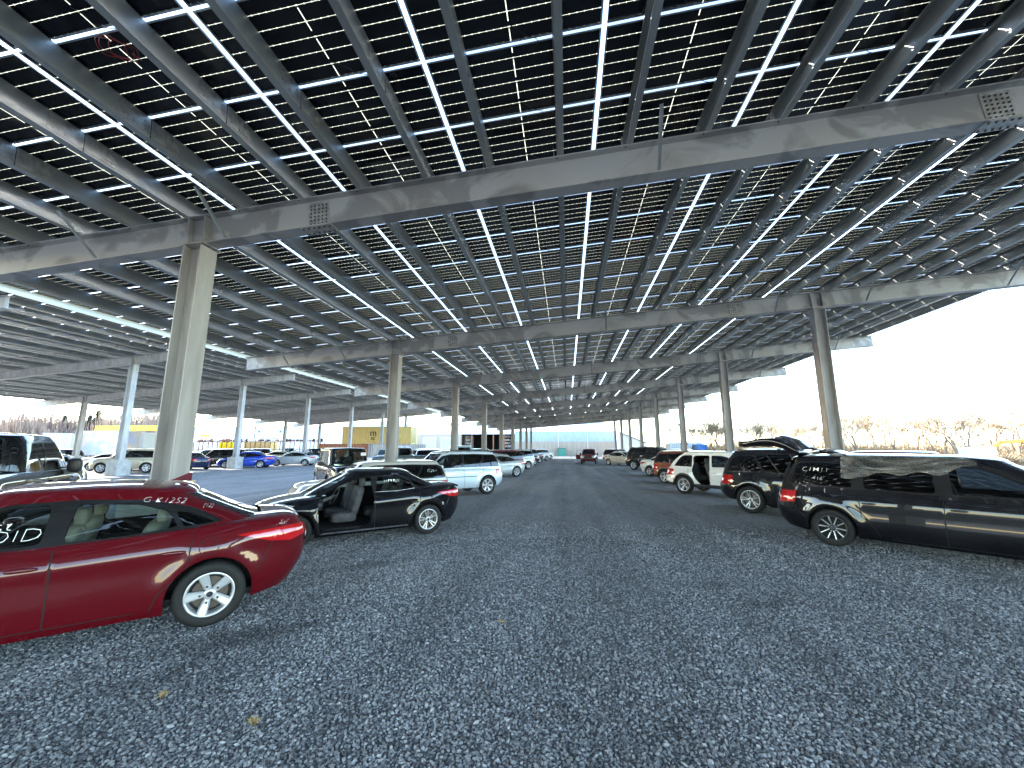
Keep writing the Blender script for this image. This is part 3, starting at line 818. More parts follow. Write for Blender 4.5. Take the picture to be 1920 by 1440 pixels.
def purlin_mb(L,Z=None):
    mb=MB(); d=.32; w=.10; t=.004; lip=.025
    # C section: web towards +x, open towards -x ; origin at the near end, bottom centre of web
    prof=[(-w,lip),(-w,0),(0,0),(0,d),(-w,d),(-w,d-lip),(-w+t,d-lip),(-w+t,d-t),(-t,d-t),(-t,t),(-w+t,t),(-w+t,lip)]
    # rounded corners keep highlights soft
    mb.prism([(x,z) for x,z in prof],0,L,M['galv'],'y')
    return mb
ME_P={}
def purlin_mesh(L):
    k=round(L,2)
    if k not in ME_P:
        o=purlin_mb(L).build('purlin'); ME_P[k]=o.data; bpy.data.objects.remove(o)
    return ME_P[k]
sb=MB()
sb.box((.001,-.42,.04),(.006,.42,.28),M['plate'])
for i in range(6):
    for z in (.09,.23): sb.box((.006,-.36+i*.144-.012,z-.012),(.014,-.36+i*.144+.012,z+.012),M['galv'])
sb.box((.0005,-.004,0),(.0075,.004,.32),M['gap'])
o=sb.build('splice_plate'); ME_S=o.data; bpy.data.objects.remove(o)
# seam light gap cover: none, the sky shows through
for k,(sc_,cn,b,i,X,ya,yb,Z) in enumerate(purl[:300]):
    o=bpy.data.objects.new('purlin',purlin_mesh(yb-ya)); COL.objects.link(o); o.location=(X+.04,ya,Z); o.rotation_euler=rot
    bb='before the nearest beam' if b<0 else 'starting over %s beam'%ORD[b+1]
    nm_='near canopy' if cn is A else 'left canopy'
    o['label']='galvanised steel %s purlin %s, %s from the low left edge'%(nm_,bb,ORD[i+1]); o['category']='purlin'; o['group']='galvanised purlins under the solar panels'
    if k<200:
        s_=bpy.data.objects.new('splice_plate',ME_S); COL.objects.link(s_); s_.parent=o; s_.location=(0,.0,0)
rp=MB()
for (sc_,cn,b,i,X,ya,yb,Z) in purl[300:]:
    M4=Matrix.Translation((X+.04,ya,Z))@Matrix.Rotation(-ANG,4,'Y')
    d=.32;w=.10
    rp.prism([(0,0),(0,d),(-w,d),(-w,d-.004),(-.004,d-.004),(-.004,.004),(-w,.004),(-w,0)],0,yb-ya,M['galv'],'y',M4)
ro=rp.build('purlin_array'); kind(ro,'stuff','remaining galvanised purlins under the distant parts of both canopies','purlins')

def beam(cn,k,xa,xb,splx,bracex,label,stif):
    Y=cn.y1+cn.S*k; L=(xb-xa)/math.cos(ANG); D=cn.D
    root=thing('steel_beam',label,'steel beam',(xa,Y,cn.zb(xa)),0,'steel beams crossing the lot under the panels'); root.rotation_euler=rot
    mb=MB(); w=.13; mt=M['steel'] if cn is A and k<2 else M['steelB'] if cn is Bc else M['steel']
    mb.box((0,-w,0),(L,w,.02),mt); mb.box((0,-w,D-.02),(L,w,D),mt); mb.box((0,-.007,.02),(L,.007,D-.02),mt)
    mb.build('i_section',None,root)
    for sx in splx:
        x=(sx-xa)/math.cos(ANG); pb=MB()
        for s_ in (-1,1):
            pb.box((x-.2,min(s_*.007,s_*.02),.06),(x+.2,max(s_*.007,s_*.02),D-.06),M['plate'])
            if cn is A and k<3:
                for a in range(5):
                    for c in range(6):
                        pb.ell((x-.15+a*.075,s_*.024,.10+c*.072),(.017,.014,.017),M['brake'],.8,6,4)
        pb.box((x-.3,-w+.01,-.014),(x+.3,w-.01,0),M['plate'])
        if cn is A and k<3:
            for a in range(6):
                for s_ in (-1,1): pb.ell((x-.25+a*.1,s_*.08,-.02),(.02,.02,.014),M['brake'],.8,6,4)
        pb.build('splice_plate',None,root)
    for sx in stif:
        x=(sx-xa)/math.cos(ANG); st=MB()
        for s_ in (-1,1): st.box((x-.008,min(s_*.007,s_*w*.95),.02),(x+.008,max(s_*.007,s_*w*.95),D-.02),mt)
        st.build('stiffener',None,root)
    for bx in bracex:
        x=(bx-xa)/math.cos(ANG); br=MB()
        br.bar((x,-.12,.03),(x-.02,-.75,D+.06),.05,.006,M['galv']); br.bar((x+.022,-.12,.035),(x+.002,-.75,D+.065),.006,.05,M['galv'])
        br.build('brace',None,root)
    cl=MB()
    for px in cn.px:
        if xa<px<xb:
            x=(px-xa)/math.cos(ANG); cl.box((x-.075,-.09,D),(x-.069,-.0,D+.2),mt)
            cl.ell((x-.03,-.1,D-.026),(.014,.014,.01),M['brake'],.8,6,4)
    cl.build('purlin_clip',None,root)
    return root
def column(cn,k,X,label,side):
    Y=cn.y1+cn.S*k; zt=cn.zb(X); root=thing('support_column',label,'column',(X,Y,0),0,'steel columns holding up the canopies')
    mt=M['steelB'] if cn is Bc else M['steelC']; hp=1.0; h=.19; f=.17
    pd=MB(); q=.44
    pd.prism([(-q,-q+.03),(-q+.03,-q),(q-.03,-q),(q,-q+.03),(q,q-.03),(q-.03,q),(-q+.03,q),(-q,q-.03)],-.3,hp,M['conc'],'z'); pd.build('concrete_pedestal',None,root)
    bp=MB(); bp.box((-.27,-.27,hp+.002),(.27,.27,hp+.035),M['plate'])
    for a in (-.22,.22):
        for b in (-.22,.22): bp.lathe([(.016,0),(.016,.07),(0,.07)],M['galv'],6,M4=Matrix.Translation((a,b,hp+.035))@Matrix.Rotation(R(90),4,'X'))
    bp.build('base_plate',None,root)
    c=MB(); z0=hp+.035; z1=zt-.02-SL*h
    for s_ in (-1,1): c.box((min(s_*h,s_*(h-.022)),-f,z0),(max(s_*h,s_*(h-.022)),f,z1),mt)
    c.box((-h+.022,-.008,z0),(h-.022,.008,z1),mt)
    c.build('h_section',None,root)
    cp=MB(); cp.box((-.24,-.19,-.022),(.24,.19,-.002),M['plate'],Matrix.Translation((0,0,zt))@Matrix.Rotation(-ANG,4,'Y')); cp.build('cap_plate',None,root)
    return root
XA0,XA1=-13.41,16.72
for k in range(-1,9):
    nm='steel beam of the near canopy, %s ahead of the camera'%ORD[k+1] if k>=0 else 'steel beam of the near canopy behind the camera'
    beam(A,k,XA0,XA1,(-4.35,6.45) if k!=1 else (-4.4,6.2),[-8.9,-6.75+.62,-11.4,1.55,4.55+2.9,10.4,14.7],nm,[-6.75-.17,-6.75+.17,8.88-.17,8.88+.17])
    for X,s_ in ((-6.75,'left'),(8.88,'right')):
        if k>=0: lb='weathered steel column on the %s side of the gravel lane, %s in its row'%(s_,ORD[k+1])
        else: lb='steel column behind the camera, %s side'%s_
        column(A,k,X,lb,s_)
for k in range(0,7):
    beam(Bc,k,-51.9,-24.2,(-40.5,),[-31.3,-27.5,-26,-37,-44.5,-48],'grey steel beam of the left canopy, %s from the camera end'%ORD[k+1],[-29.3-.17,-29.3+.17,-46.3-.17,-46.3+.17])
    for X,nm in ((-29.3,'right'),(-46.3,'left')):
        column(Bc,k,X,'bluish steel column on a concrete block, %s row of the left canopy, %s along'%(nm,ORD[k+1]),'')
# hanging red wire coil and clipped cables
wc=MB(); z0=A.zb(-5.17)+A.D+.24
for j,(rr,dx,dz) in enumerate(((.16,0,0),(.14,.04,.01),(.15,-.03,-.02))):
    pts=[(-5.17+dx+rr*math.cos(t),3.3+rr*.9*math.sin(t)+dx,z0+dz+.02*math.sin(3*t+j)) for t in [2*PI*i/26 for i in range(27)]]
    wc.tube(pts,.004,mat('red_wire',(.35,.02,.02),.4),5,False)
wc.tube([(-5.05,3.37,z0),(-4.97,3.42,z0-.06),(-4.93,3.38,z0-.1)],.004,None,5)
tag(wc.build('wire_coil'),'coil of thin red wire hanging under the panels at upper left','wire')
# ---------------------------------------------------------------- vehicles in their places
P_=dict
red=paint('dark_red_paint',(.085,.002,.0055),.0,.28,.008); black=paint('black_paint',(.004,.004,.006),0,.25,.02); black2=paint('dusty_black_paint',(.006,.006,.008),0,.3,.06)
silverb=paint('pale_blue_silver_paint',(.58,.65,.71),.35,.35,.05); silver=paint('silver_paint',(.42,.44,.45),.5,.35,.06); white=paint('white_paint',(.72,.72,.70),0,.35,.05)
orange=paint('burnt_orange_paint',(.20,.06,.03),.1,.35,.05); burg=paint('burgundy_paint',(.09,.012,.016),.1,.3,.05); tan=paint('beige_paint',(.42,.37,.28),.3,.35,.06)
navy=paint('navy_paint',(.012,.02,.06),.1,.3,.05); blue=paint('bright_blue_paint',(.01,.045,.34),.2,.3,.04); grey=paint('grey_paint',(.1,.105,.11),.4,.35,.06); cream=paint('champagne_paint',(.5,.48,.43),.3,.35,.06)
pickred=paint('red_pickup_paint',(.14,.012,.014),0,.35,.06); ltblue=paint('light_blue_paint',(.35,.5,.6),.2,.35,.05)
LH=223.; RH=-43.
# --- red sedan in the foreground
RED,B,C,S,W=make_car('sedan','dark red sedan in the left foreground with white marker writing on its windows','car',(-3.66,3.87),LH,red,near=2,scale=.96,style='star',nsp=5,visible='L',
  spec=dict(cz1=[(.2,1.06),(.6,1.19),(1.0,1.32),(1.5,1.405),(2.1,1.435),(2.6,1.425),(3.0,1.38),(3.8,1.33)],cxr=[(0,.20),(.5,.62),(1,1.20)],cxf=[(0,3.78),(.5,3.34),(1,2.86)],
   dlo=[(.92,1.06),(1.22,1.23),(1.62,1.33),(2.1,1.365),(2.55,1.35),(2.82,1.27),(3.15,1.08),(3.35,.955),(2.4,.955),(1.25,1.005)],
   wins=[[(1.32,1.045),(1.42,1.21),(1.66,1.295),(2.12,1.33),(2.16,.985),(1.7,1.0)],[(2.30,.985),(2.29,1.33),(2.55,1.315),(2.8,1.23),(3.1,1.06),(3.2,.975)]]),
  opts=dict(glass='glass',fglass='glass',rglass='glass',seatmat=M['seat_tan'],fuel='L',wrot=.35,hz=.80,seatx=2.5,flare=.027))
fin=MB(); fin.prism([(0,0),(.24,0),(.15,.035),(.03,.10),(0,.10)],-.014,.014,red,'y'); fo=fin.build('antenna_fin',None,RED,(1.30,0,1.475))
write_on(RED,C,'G K1252',1.66,1.31,.075,1,m=M['chalk'],cxs=1.35,rot=-.16)
write_on(RED,C,'(12)',1.14,1.215,.05,1,m=M['chalk'],cxs=1.2,rot=-.2)
write_on(RED,C,'MOID',2.82,1.01,.16,1,m=M['chalk'],cxs=1.25,rot=.05)
write_on(RED,C,'sost',2.78,1.11,.13,1,m=M['chalk'],cxs=1.3,rot=.1)
# --- black sedan without its front left door
doorhole=[(2.28,1.31),(2.55,1.27),(2.85,1.16),(3.28,.93),(3.26,.40),(3.16,.31),(2.45,.29),(2.28,.38),(2.22,.62),(2.2,.95)]
VW,B,C,S,W=make_car('sedan','glossy black sedan with its front left door missing and seats showing','car',(-2.94,8.40),LH-1,black,near=2,scale=.94,style='pair',nsp=5,visible='L',
  opts=dict(glass='glass',fglass='glass',rglass='tint',asym=True,holes={'L':[rnd(doorhole,.08)]},seatmat=M['seat_grey'],fuel='',lining=M['lining'],flare=.027,seatx=2.72,nomirror=1,nohandle=[(1,True)]))
write_on(VW,C,'34TTT20',2.0,1.17,.085,1,m=M['chalk'],cxs=1.1)
ch=MB(); pts=[]
for x in [1.3+i*.1 for i in range(10)]:
    U,V=C.uv(x,.985 if x>1.6 else 1.02-(x-1.3)*.1); p=C.pt(U,V)+C.nrm(U,V)*.004; pts.append((p.x,p.y,p.z))
ch.tube(pts,.006,M['chrome'],5); ch.build('chrome_strip',None,VW)
sp=MB(); sp.tube([(.2,y,1.045-.03*abs(y/.7)**2) for y in (-.72,-.4,0,.4,.72)],.022,black,6); sp.build('boot_spoiler',None,VW)
sk=MB(); 
for x0 in (1.5,): sk.bar((1.45,W-.03,.255),(3.3,W-.03,.255),.02,.03,M['chrome'])
sk.build('sill_strip',None,VW)
# --- silver wagon behind it
T,B,C,S,W=make_car('suv','beige silver station wagon half hidden behind the black sedan','car',(-4.1,11.6),LH,cream,near=1,scale=.95,visible='L',spec=dict(n=5),
  opts=dict(zf=.86,glass='tint',rear_v=(.1,.9)))
write_on(T,C,'G2k1',1.0,1.32,.16,1)
# --- pale blue SUV
T,B,C,S,W=make_car('suv','pale silver-blue SUV with black roof rails, rear wheel near the lane','car',(-3.115,15.70),LH,silverb,near=1,scale=.97,style='star',nsp=6,visible='L',
  spec=dict(L=4.75),opts=dict(rails=True,glass='tint'))
mo=MB(); mo.tube([(B.pt(*B.uv(x,.74)).x,B.pt(*B.uv(x,.74)).y+.004,.74) for x in [1.5+i*.15 for i in range(13)]],.012,M['plastic'],5); mo.build('side_moulding',None,T)
# --- further cars down the left of the lane
make_car('sedan','silver sedan behind the pale blue SUV on the left of the lane','car',(-3.15,25.2),LH,silver,near=1,scale=.98,style='pair',nsp=5,visible='L',opts=dict(glass='glass'))
make_car('suv','burgundy crossover behind the silver sedan','car',(-3.6,29.6),LH,burg,near=0,scale=.95,visible='L')
make_car('van','silver minivan beyond the burgundy crossover','minivan',(-3.3,34.2),LH,silver,near=0,scale=.97,visible='L')
make_car('suv','black SUV beyond the silver minivan on the left','car',(-3.4,42.2),LH,black2,near=0,scale=.96,visible='L')
make_car('sedan','dark grey sedan with alloy wheels far down the left row','car',(-3.35,49.0),LH,grey,near=0,scale=1,visible='L',style='star',nsp=5)
make_car('suv','small white SUV near the far end of the left row','car',(-2.9,57.0),LH,white,near=0,scale=.95,visible='L')
make_car('sedan','white hatchback last in the left row','car',(-2.6,64.5),LH,white,near=0,scale=.97,visible='L')
# --- cars nose to nose with the left row
JP,B,C,S,W=make_car('jeep','black boxy off-roader with a round spare and upright windscreen behind the black sedan','car',(-8.5,13.4),-47,black,name='off_roader',near=1,scale=1.0,style='star',nsp=5,visible='R',contact_axle='f',
  opts=dict(glass='glass',rglass='glass',mirmat=M['plastic']))
pap=MB(); pap.box((2.46,.42,1.50),(2.468,.62,1.62),M['plate_white']); pap.build('paper_sheet',None,JP)
mak=MB()
for s_ in (1,-1): mak.ell((3.2,s_*.80,1.02),(.55,.12,.05),M['plastic'],.6)
mak.build('wheel_flare',None,JP)
tl=thing('pickup_truck','dark charcoal pickup with red tail light behind the nearest lane column','pickup truck',(0,0,0)); bpy.data.objects.remove(tl)
make_car('pickup','dark charcoal pickup with its tail towards the lane, beyond the off-roader','pickup truck',(-11.4,31.0),208,grey,name='pickup_truck',near=0,scale=1.0,visible='L')
make_car('van','pale blue van facing the camera beyond the pale blue SUV','van',(-8.6,27.5),-75,ltblue,name='passenger_van',near=0,scale=1.12,visible='R',contact_axle='f',opts=dict(fglass='glass'))
FP,B,C,S,W=make_car('pickup','tall black pickup at the left edge with marker writing on its rear window','pickup truck',(-9.65,5.65),130,black,name='pickup_truck',near=1,scale=1.12,style='star',nsp=6,visible='R',
  opts=dict(glass='tint',fglass='tint',rglass='half',mirmat=M['plastic'],flare=.035))
vs,fs=textmesh('U1450',.16); tm=MB(); tm.add([(2.03+.0*a,-a*1.0+.35+0*b,1.45+b+a*.35) for a,b in vs],fs,M['chalk']); tm.build('writing',None,FP)
# --- row beyond the second lane
make_car('sedan','wrecked silver and black sedan with its boot open at far left','car',(-26.6,18.6),150,silver,near=0,scale=1.0,visible='R',opts=dict(grille=0,norearglass=True))
make_car('suv','dark SUV behind the wrecked sedan at far left','car',(-32.5,20.5),170,black2,near=0,scale=1.02,visible='R')
make_car('suv','beige SUV beside the leftmost concrete-based column','car',(-30.4,25.4),200,tan,near=0,scale=1.0,visible='L',style='star',nsp=6)
make_car('sedan','dark navy sedan seen from behind, next to the big near column','car',(-30.2,30.3),160,navy,near=0,scale=.98,visible='R')
make_car('van','pale blue minivan behind the navy sedan','minivan',(-34.5,36),190,ltblue,near=0,scale=.95,visible='L')
make_car('suv','black SUV left of the second concrete-based column','car',(-32,34.6),200,black2,near=0,scale=.98,visible='L')
make_car('sedan','bright blue sedan right of the second concrete-based column','car',(-27.6,33.0),203,blue,near=0,scale=1.02,visible='L',opts=dict(glass='tint'))
CR,B,C,S,W=make_car('sedan','crashed silver and black sedan beside the bright blue sedan','car',(-26.4,37.5),195,silver,near=0,scale=1.0,visible='L',opts=dict(norearglass=True),style='pair')
deb=MB(); rs=random.Random(5)
for i in range(26):
    c=Vector((rs.uniform(.0,1.6),rs.uniform(-.85,.9),rs.uniform(.7,1.35))); a=Vector((rs.uniform(-1,1),rs.uniform(-1,1),rs.uniform(-1,1)))*.28; b=Vector((rs.uniform(-1,1),rs.uniform(-1,1),rs.uniform(-1,1)))*.28
    deb.add([c,c+a,c+a+b,c+b],[(0,1,2,3)],rs.choice([silver,M['plastic'],M['chrome'],M['dark']]))
deb.build('crumpled_panel',None,CR)
make_car('suv','black SUV with raised boot beyond the crashed sedan','car',(-27.6,42.5),190,black2,near=0,scale=1,visible='L')
make_car('pickup','pale green pickup facing the second lane','pickup truck',(-20.2,40.2),-70,paint('sage_paint',(.30,.34,.30),.2,.35,.05),name='pickup_truck',near=0,scale=.9,visible='R',contact_axle='f')
rs=random.Random(11)
cols=[(black2,'black'),(grey,'dark grey'),(white,'white'),(grey,'grey'),(navy,'navy'),(tan,'beige'),(burg,'burgundy')]
k=0
for (bx,y0,y1,dy,an,where) in ((-37.5,14,66,6.5,20,'row behind the second lane'),(-49.5,24,70,9,200,'outermost left row'),(13.2,17,70,9.5,137,'row beyond the right columns'),(-13.8,38,66,7,40,'row left of the lane, beyond the dark pickup')):
    y=y0;j=0
    while y<y1:
        c,cn_=cols[(k*3+j)%len(cols)]; t=['sedan','suv','suv','van','sedan','pickup'][(k+j*2)%6]; j+=1
        nm={'sedan':'sedan','suv':'SUV','van':'minivan','pickup':'pickup'}[t]
        make_car(t,'%s %s, %s car of the %s'%(cn_,nm,ORD[j],where),'pickup truck' if t=='pickup' else 'car',(bx+rs.uniform(-.5,.5),y),an+rs.uniform(-3,3),c,name='pickup_truck' if t=='pickup' else 'parked_car',near=0,scale=.97,visible='L' if an>150 else 'R')
        y+=dy
    k+=1
# --- right of the lane
DG,B,C,S,W=make_car('van','black minivan at right with its tailgate raised and plastic film on the side','minivan',(4.84,8.41),RH,black,near=2,scale=.96,style='black',nsp=10,visible='R',name='minivan',
  opts=dict(norearglass=True,glass='tint',fglass='half',asym=False,rails=False,hz=.86))
write_on(DG,C,'C1M11',.62,1.40,.13,-1,cxs=1.2); write_on(DG,C,'416',.80,1.24,.10,-1,cxs=1.2)
# raised tailgate, hinged along the rear edge of the roof
tg=bpy.data.objects.new('tailgate',None); COL.objects.link(tg); tg.parent=DG; tg.location=(.60,0,1.80); tg.rotation_euler=(0,R(16),0)
gm=MB()
for z0,z1,mt_,ins in ((0,-1.18,black,0),):
    n=14; secs=[]
    for i in range(n+1):
        t=i/n; x=-1.22*t; z=.15*math.sin(PI*min(1,t*1.15))*.95-.12*t*t; hw=.76+.02*math.sin(PI*t)-(.10*(max(0,t-.8)/.2)**2)
        th_=.085+.04*math.sin(PI*t)
        secs.append((x,z,hw,th_))
    vs=[]
    for (x,z,hw,t_) in secs:
        for y,dz in ((-hw,-.02),(-hw*.97,.012),(-hw*.6,.03),(0,.04),(hw*.6,.03),(hw*.97,.012),(hw,-.02)): vs.append((x,y,z+dz))
        for y,dz in ((hw*.95,-t_-.02),(0,-t_),(-hw*.95,-t_-.02)): vs.append((x,y,z+dz))
    fs=[(i*10+j,i*10+(j+1)%10,(i+1)*10+(j+1)%10,(i+1)*10+j) for i in range(n) for j in range(10)]
    fs+=[tuple(range(9,-1,-1)),tuple(n*10+j for j in range(10))]
    gm.add(vs,[f[::-1] for f in fs],black,True)
gm.build('gate_shell',None,tg)
gw=MB(); vs=[]
for i in range(7):
    t=-.02+.46*i/6; x=-1.22*t; z=.15*math.sin(PI*min(1,t*1.15))*.95-.12*t*t
    for y,dz in ((-.66,.02),(-.5,.062),(-.25,.10),(0,.115),(.25,.10),(.5,.062),(.66,.02)): vs.append((x,y,z+dz))
gw.add(vs,[(i*7+j,(i+1)*7+j,(i+1)*7+j+1,i*7+j+1) for i in range(6) for j in range(6)],M['trim'],True); gw.build('gate_window',None,tg)
for s_ in (1,-1):
    st=MB(); st.tube([(.22,s_*.78,1.30),(-.02,s_*.76,1.72)],.012,M['plastic'],6); st.build('gas_strut',None,DG)
# Explorer-like SUV
T,B,C,S,W=make_car('suv','black SUV with silver ten-spoke wheels between the minivan and the white crossover','car',(5.02,12.19),RH-1,black2,near=1,scale=1.02,style='pair',nsp=5,visible='R',
  opts=dict(rails=True,railmat=M['chrome'],glass='tint'))
# white crossover with the rear door gone
wh=[(1.52,1.48),(1.64,1.56),(2.06,1.57),(2.10,.46),(1.98,.40),(1.72,.42),(1.52,.62),(1.40,.86),(1.36,1.05)]
T,B,C,S,W=make_car('suv','white crossover with its rear door missing on the right of the lane','car',(4.55,16.93),RH,white,near=1,scale=.96,style='pair',nsp=5,visible='R',
  spec=dict(cxr=[(0,.16),(.5,.40),(1,.85)],wins=[[(.62,1.16),(.86,1.46),(.98,1.52),(1.3,1.54),(1.22,1.14)],[(1.44,1.14),(1.4,1.5),(1.5,1.565),(2.02,1.575),(2.04,1.12)],
        [(2.16,1.12),(2.14,1.575),(2.58,1.56),(2.84,1.48),(3.12,1.28),(3.26,1.12)]],dlo=[(.55,1.12),(.84,1.5),(.98,1.57),(1.36,1.58),(1.36,1.10)]),
  opts=dict(asym=True,holes={'R':[rnd(wh,.07)]},glass='tint',cladding=.44,lining=M['lining'],seatmat=M['seat_grey'],fuel=''))
make_car('suv','burnt orange crossover behind the white crossover','car',(4.9,21.6),RH,orange,near=1,scale=.95,style='pair',nsp=5,visible='R',opts=dict(cladding=.46))
make_car('sedan','white sedan with spoked wheels on the right, beyond the orange crossover','car',(5.22,26.98),RH,white,near=1,scale=.98,style='pair',nsp=5,visible='R')
make_car('suv','black SUV with beige lower body on the right of the lane','car',(5.4,34.4),RH,black2,near=0,scale=1.08,style='star',nsp=5,visible='R',opts=dict(rails=True))
make_car('sedan','champagne sedan beyond the two-tone SUV on the right','car',(4.27,43.6),RH-6,cream,near=0,scale=1.0,style='star',nsp=5,visible='R')
make_car('suv','dark red crossover parked beyond the champagne sedan','car',(5.0,53.0),RH,pickred,near=0,scale=.95,visible='R')
make_car('sedan','white hatchback beyond the dark red crossover on the right','car',(5.9,60.0),RH,white,near=0,scale=1.1,visible='R')
PK,B,C,S,W=make_car('pickup','dark red pickup facing the camera far down the lane with its door open','pickup truck',(1.5,46.3),-97,pickred,name='pickup_truck',near=0,scale=.90,visible='R',contact_axle='f')
dr=MB(); dr.box((3.0,-1.75,.55),(3.05,-.98,1.12),pickred); dr.bar((3.02,-1.7,1.12),(3.02,-1.55,1.7),.03,.04,M['plastic']); dr.bar((3.02,-1.55,1.7),(3.02,-1.0,1.72),.03,.04,M['plastic']); dr.build('open_door',None,PK)
# translucent film taped over the minivan's side
fm=bpy.data.materials.new('plastic_film'); fm.use_nodes=True; nt=fm.node_tree; nt.nodes.clear()
o_=nd(fm,'ShaderNodeOutputMaterial'); t_=nd(fm,'ShaderNodeBsdfTransparent'); t_.inputs[0].default_value=(.8,.8,.8,1); d_=nd(fm,'ShaderNodeBsdfPrincipled'); d_.inputs['Base Color'].default_value=(.35,.35,.34,1); d_.inputs['Roughness'].default_value=.3
n_=nd(fm,'ShaderNodeTexNoise'); n_.inputs['Scale'].default_value=2.4; n_.inputs['Detail'].default_value=3; n_.inputs['Distortion'].default_value=2; m_=nd(fm,'ShaderNodeMapRange'); m_.inputs[1].default_value=.35; m_.inputs[2].default_value=.7; m_.inputs[3].default_value=.08; m_.inputs[4].default_value=.5
x_=nd(fm,'ShaderNodeMixShader'); lk(fm,n_.outputs[0],m_.inputs[0]); lk(fm,m_.outputs[0],x_.inputs[0]); lk(fm,t_.outputs[0],x_.inputs[1]); lk(fm,d_.outputs[0],x_.inputs[2]); lk(fm,x_.outputs[0],o_.inputs[0])
Sv=SPEC['van']; from types import SimpleNamespace
def film():
    W_=Sv['W']/2; C_=Tier(Sv['cn'],(Sv['cxf'][0][1]-Sv['cxr'][0][1])/2,W_*Sv['cW'],Sv['cxr'],Sv['cxf'],[(p[0],p[1]-.02) for p in Sv['zs']],Sv['cz1'],Sv['cprof'],W_*Sv['cW'],.03,Sv['crown'])
    nx,nz=46,16; vs=[]; rs=random.Random(3)
    for i in range(nx+1):
        x=1.28+1.75*i/nx
        low=1.36+.10*(i/nx)+.03*math.sin(i*.5)-(.12*math.exp(-((i-3)/4)**2))+.16*max(0,(i/nx-.75)/.25)**1.5
        for j in range(nz+1):
            t=j/nz
            if t<.35: V=1.25-.25*(t/.35); U,_=C_.uv(x,1.62); p=C_.pt(U,V); n=C_.nrm(U,V)
            else:
                z=1.66+(low-1.66)*((t-.35)/.65); U,V=C_.uv(x,z); p=C_.pt(U,min(V,1)); n=C_.nrm(U,min(V,1))
            a=.012+.007*math.sin(i*.45+j*.5)+.003*math.sin(i*.9-j*.6)+(.03*t if i<8 else .0)
            p=p+n*(a+.004); vs.append((p.x,-p.y,p.z))
    mb=MB(); mb.add(vs,[(i*(nz+1)+j,i*(nz+1)+j+1,(i+1)*(nz+1)+j+1,(i+1)*(nz+1)+j) for i in range(nx) for j in range(nz)],fm,True)
    return mb
fo=film().build('plastic_film'); tag(fo,'crinkled clear plastic film taped over the side of the black minivan','plastic film')
fo.matrix_world=Matrix.Translation(DG.location)@Matrix.Rotation(DG.rotation_euler.z,4,'Z')@Matrix.Scale(DG.scale.x,4)
# ---------------------------------------------------------------- beyond the lot
def un(px,py,Y):
    x=(px-960)/CF; y=(720-py)/CF; up=y*math.cos(cTH)+math.sin(cTH); fw=math.cos(cTH)-y*math.sin(cTH)
    X=x*math.cos(cPS)-fw*math.sin(cPS); Yy=x*math.sin(cPS)+fw*math.cos(cPS); t=Y/Yy; return (X*t,EYE+up*t)
M['beige']=noisy(mat('beige_cladding',(.5,.44,.36),.7),(.42,.36,.29),(.5,.44,.36),.6,3,stretch=(8,1,.3))
M['bluepanel']=noisy(mat('blue_translucent_panel',(.3,.45,.62),.4),(.34,.44,.56),(.46,.57,.68),1.2,3,stretch=(6,1,.6))
M['whiteroof']=mat('white_roof',(.75,.76,.78),.5); M['doorw']=mat('roller_door',(.55,.62,.7),.5)
M['yellow']=noisy(mat('yellow_container',(.62,.40,.07),.5),(.46,.33,.11),(.60,.45,.17),1.5,6,stretch=(6,1,.8))
M['rust']=noisy(mat('rusty_steel',(.3,.12,.07),.8),(.2,.08,.05),(.38,.17,.1),3)
M['brightyellow']=mat('yellow_fascia',(.75,.60,.01),.4); M['blacktxt']=mat('black_lettering',(.01,.01,.01),.5)
M['bluebox']=mat('blue_box',(.03,.16,.5),.5); M['orangem']=mat('orange_machine_paint',(.75,.27,.03),.4); M['wwall']=noisy(mat('white_wall',(.62,.66,.7),.6),(.58,.62,.66),(.68,.71,.75),.4)
Yb=90
def corr(mb,x0,x1,y,z0,z1,m,pitch=.3,d=.04):
    n=max(2,int((x1-x0)/pitch)); vs=[];pts=[]
    for i in range(n):
        a=x0+(x1-x0)*i/n; w=(x1-x0)/n
        pts+=[(a,y),(a+w*.35,y),(a+w*.5,y+d),(a+w*.85,y+d)]
    pts.append((x1,y))
    vs=[(p[0],p[1],z) for p in pts for z in (z0,z1)]
    mb.add(vs,[(2*i,2*i+2,2*i+3,2*i+1) for i in range(len(pts)-1)],m)
# warehouse at the end of the lane
xL=un(782,830,Yb)[0]; xo0=un(864,830,Yb)[0]; xo1=un(966,830,Yb)[0]; xR=un(1152,830,Yb)[0]; zt=un(1050,808.5,Yb)[1]; zm=un(1050,828,Yb)[1]
wh=thing('warehouse','long beige and blue metal warehouse closing the far end of the lane','warehouse',(0,Yb,0))
w1=MB(); corr(w1,xo1,xR,0,0,zm,M['beige']); corr(w1,xL,xo0,0,0,zt-.6,M['beige']); w1.box((xo1,.05,0),(xR,.2,zt),M['beige']); w1.box((xL,.05,0),(xo0,.2,zt-.6),M['beige'])
w1.box((xR-.15,.2,0),(xR,30,zt),M['beige']); w1.box((xL,.2,0),(xL+.15,30,zt-.2),M['beige']); w1.box((xL,29.8,0),(xR,30,zt),M['beige'])
w1.build('wall',None,wh)
w2=MB(); corr(w2,xo1,xR,-.01,zm+.002,zt-.12,M['bluepanel'],.25,.03)
w2.build('translucent_panel',None,wh)
w3=MB()
for px in (1047,1102): 
    x=un(px,830,Yb)[0]; w3.box((x-.07,-.08,0),(x+.07,-.01,zt-.12),M['whiteroof'])
w3.box((xL,-.1,zt-.6),(xo1,.05,zt+.0),M['whiteroof']); w3.box((xo1,-.12,zt-.11),(xR,.05,zt+.06),M['whiteroof']); w3.build('eaves_trim',None,wh)
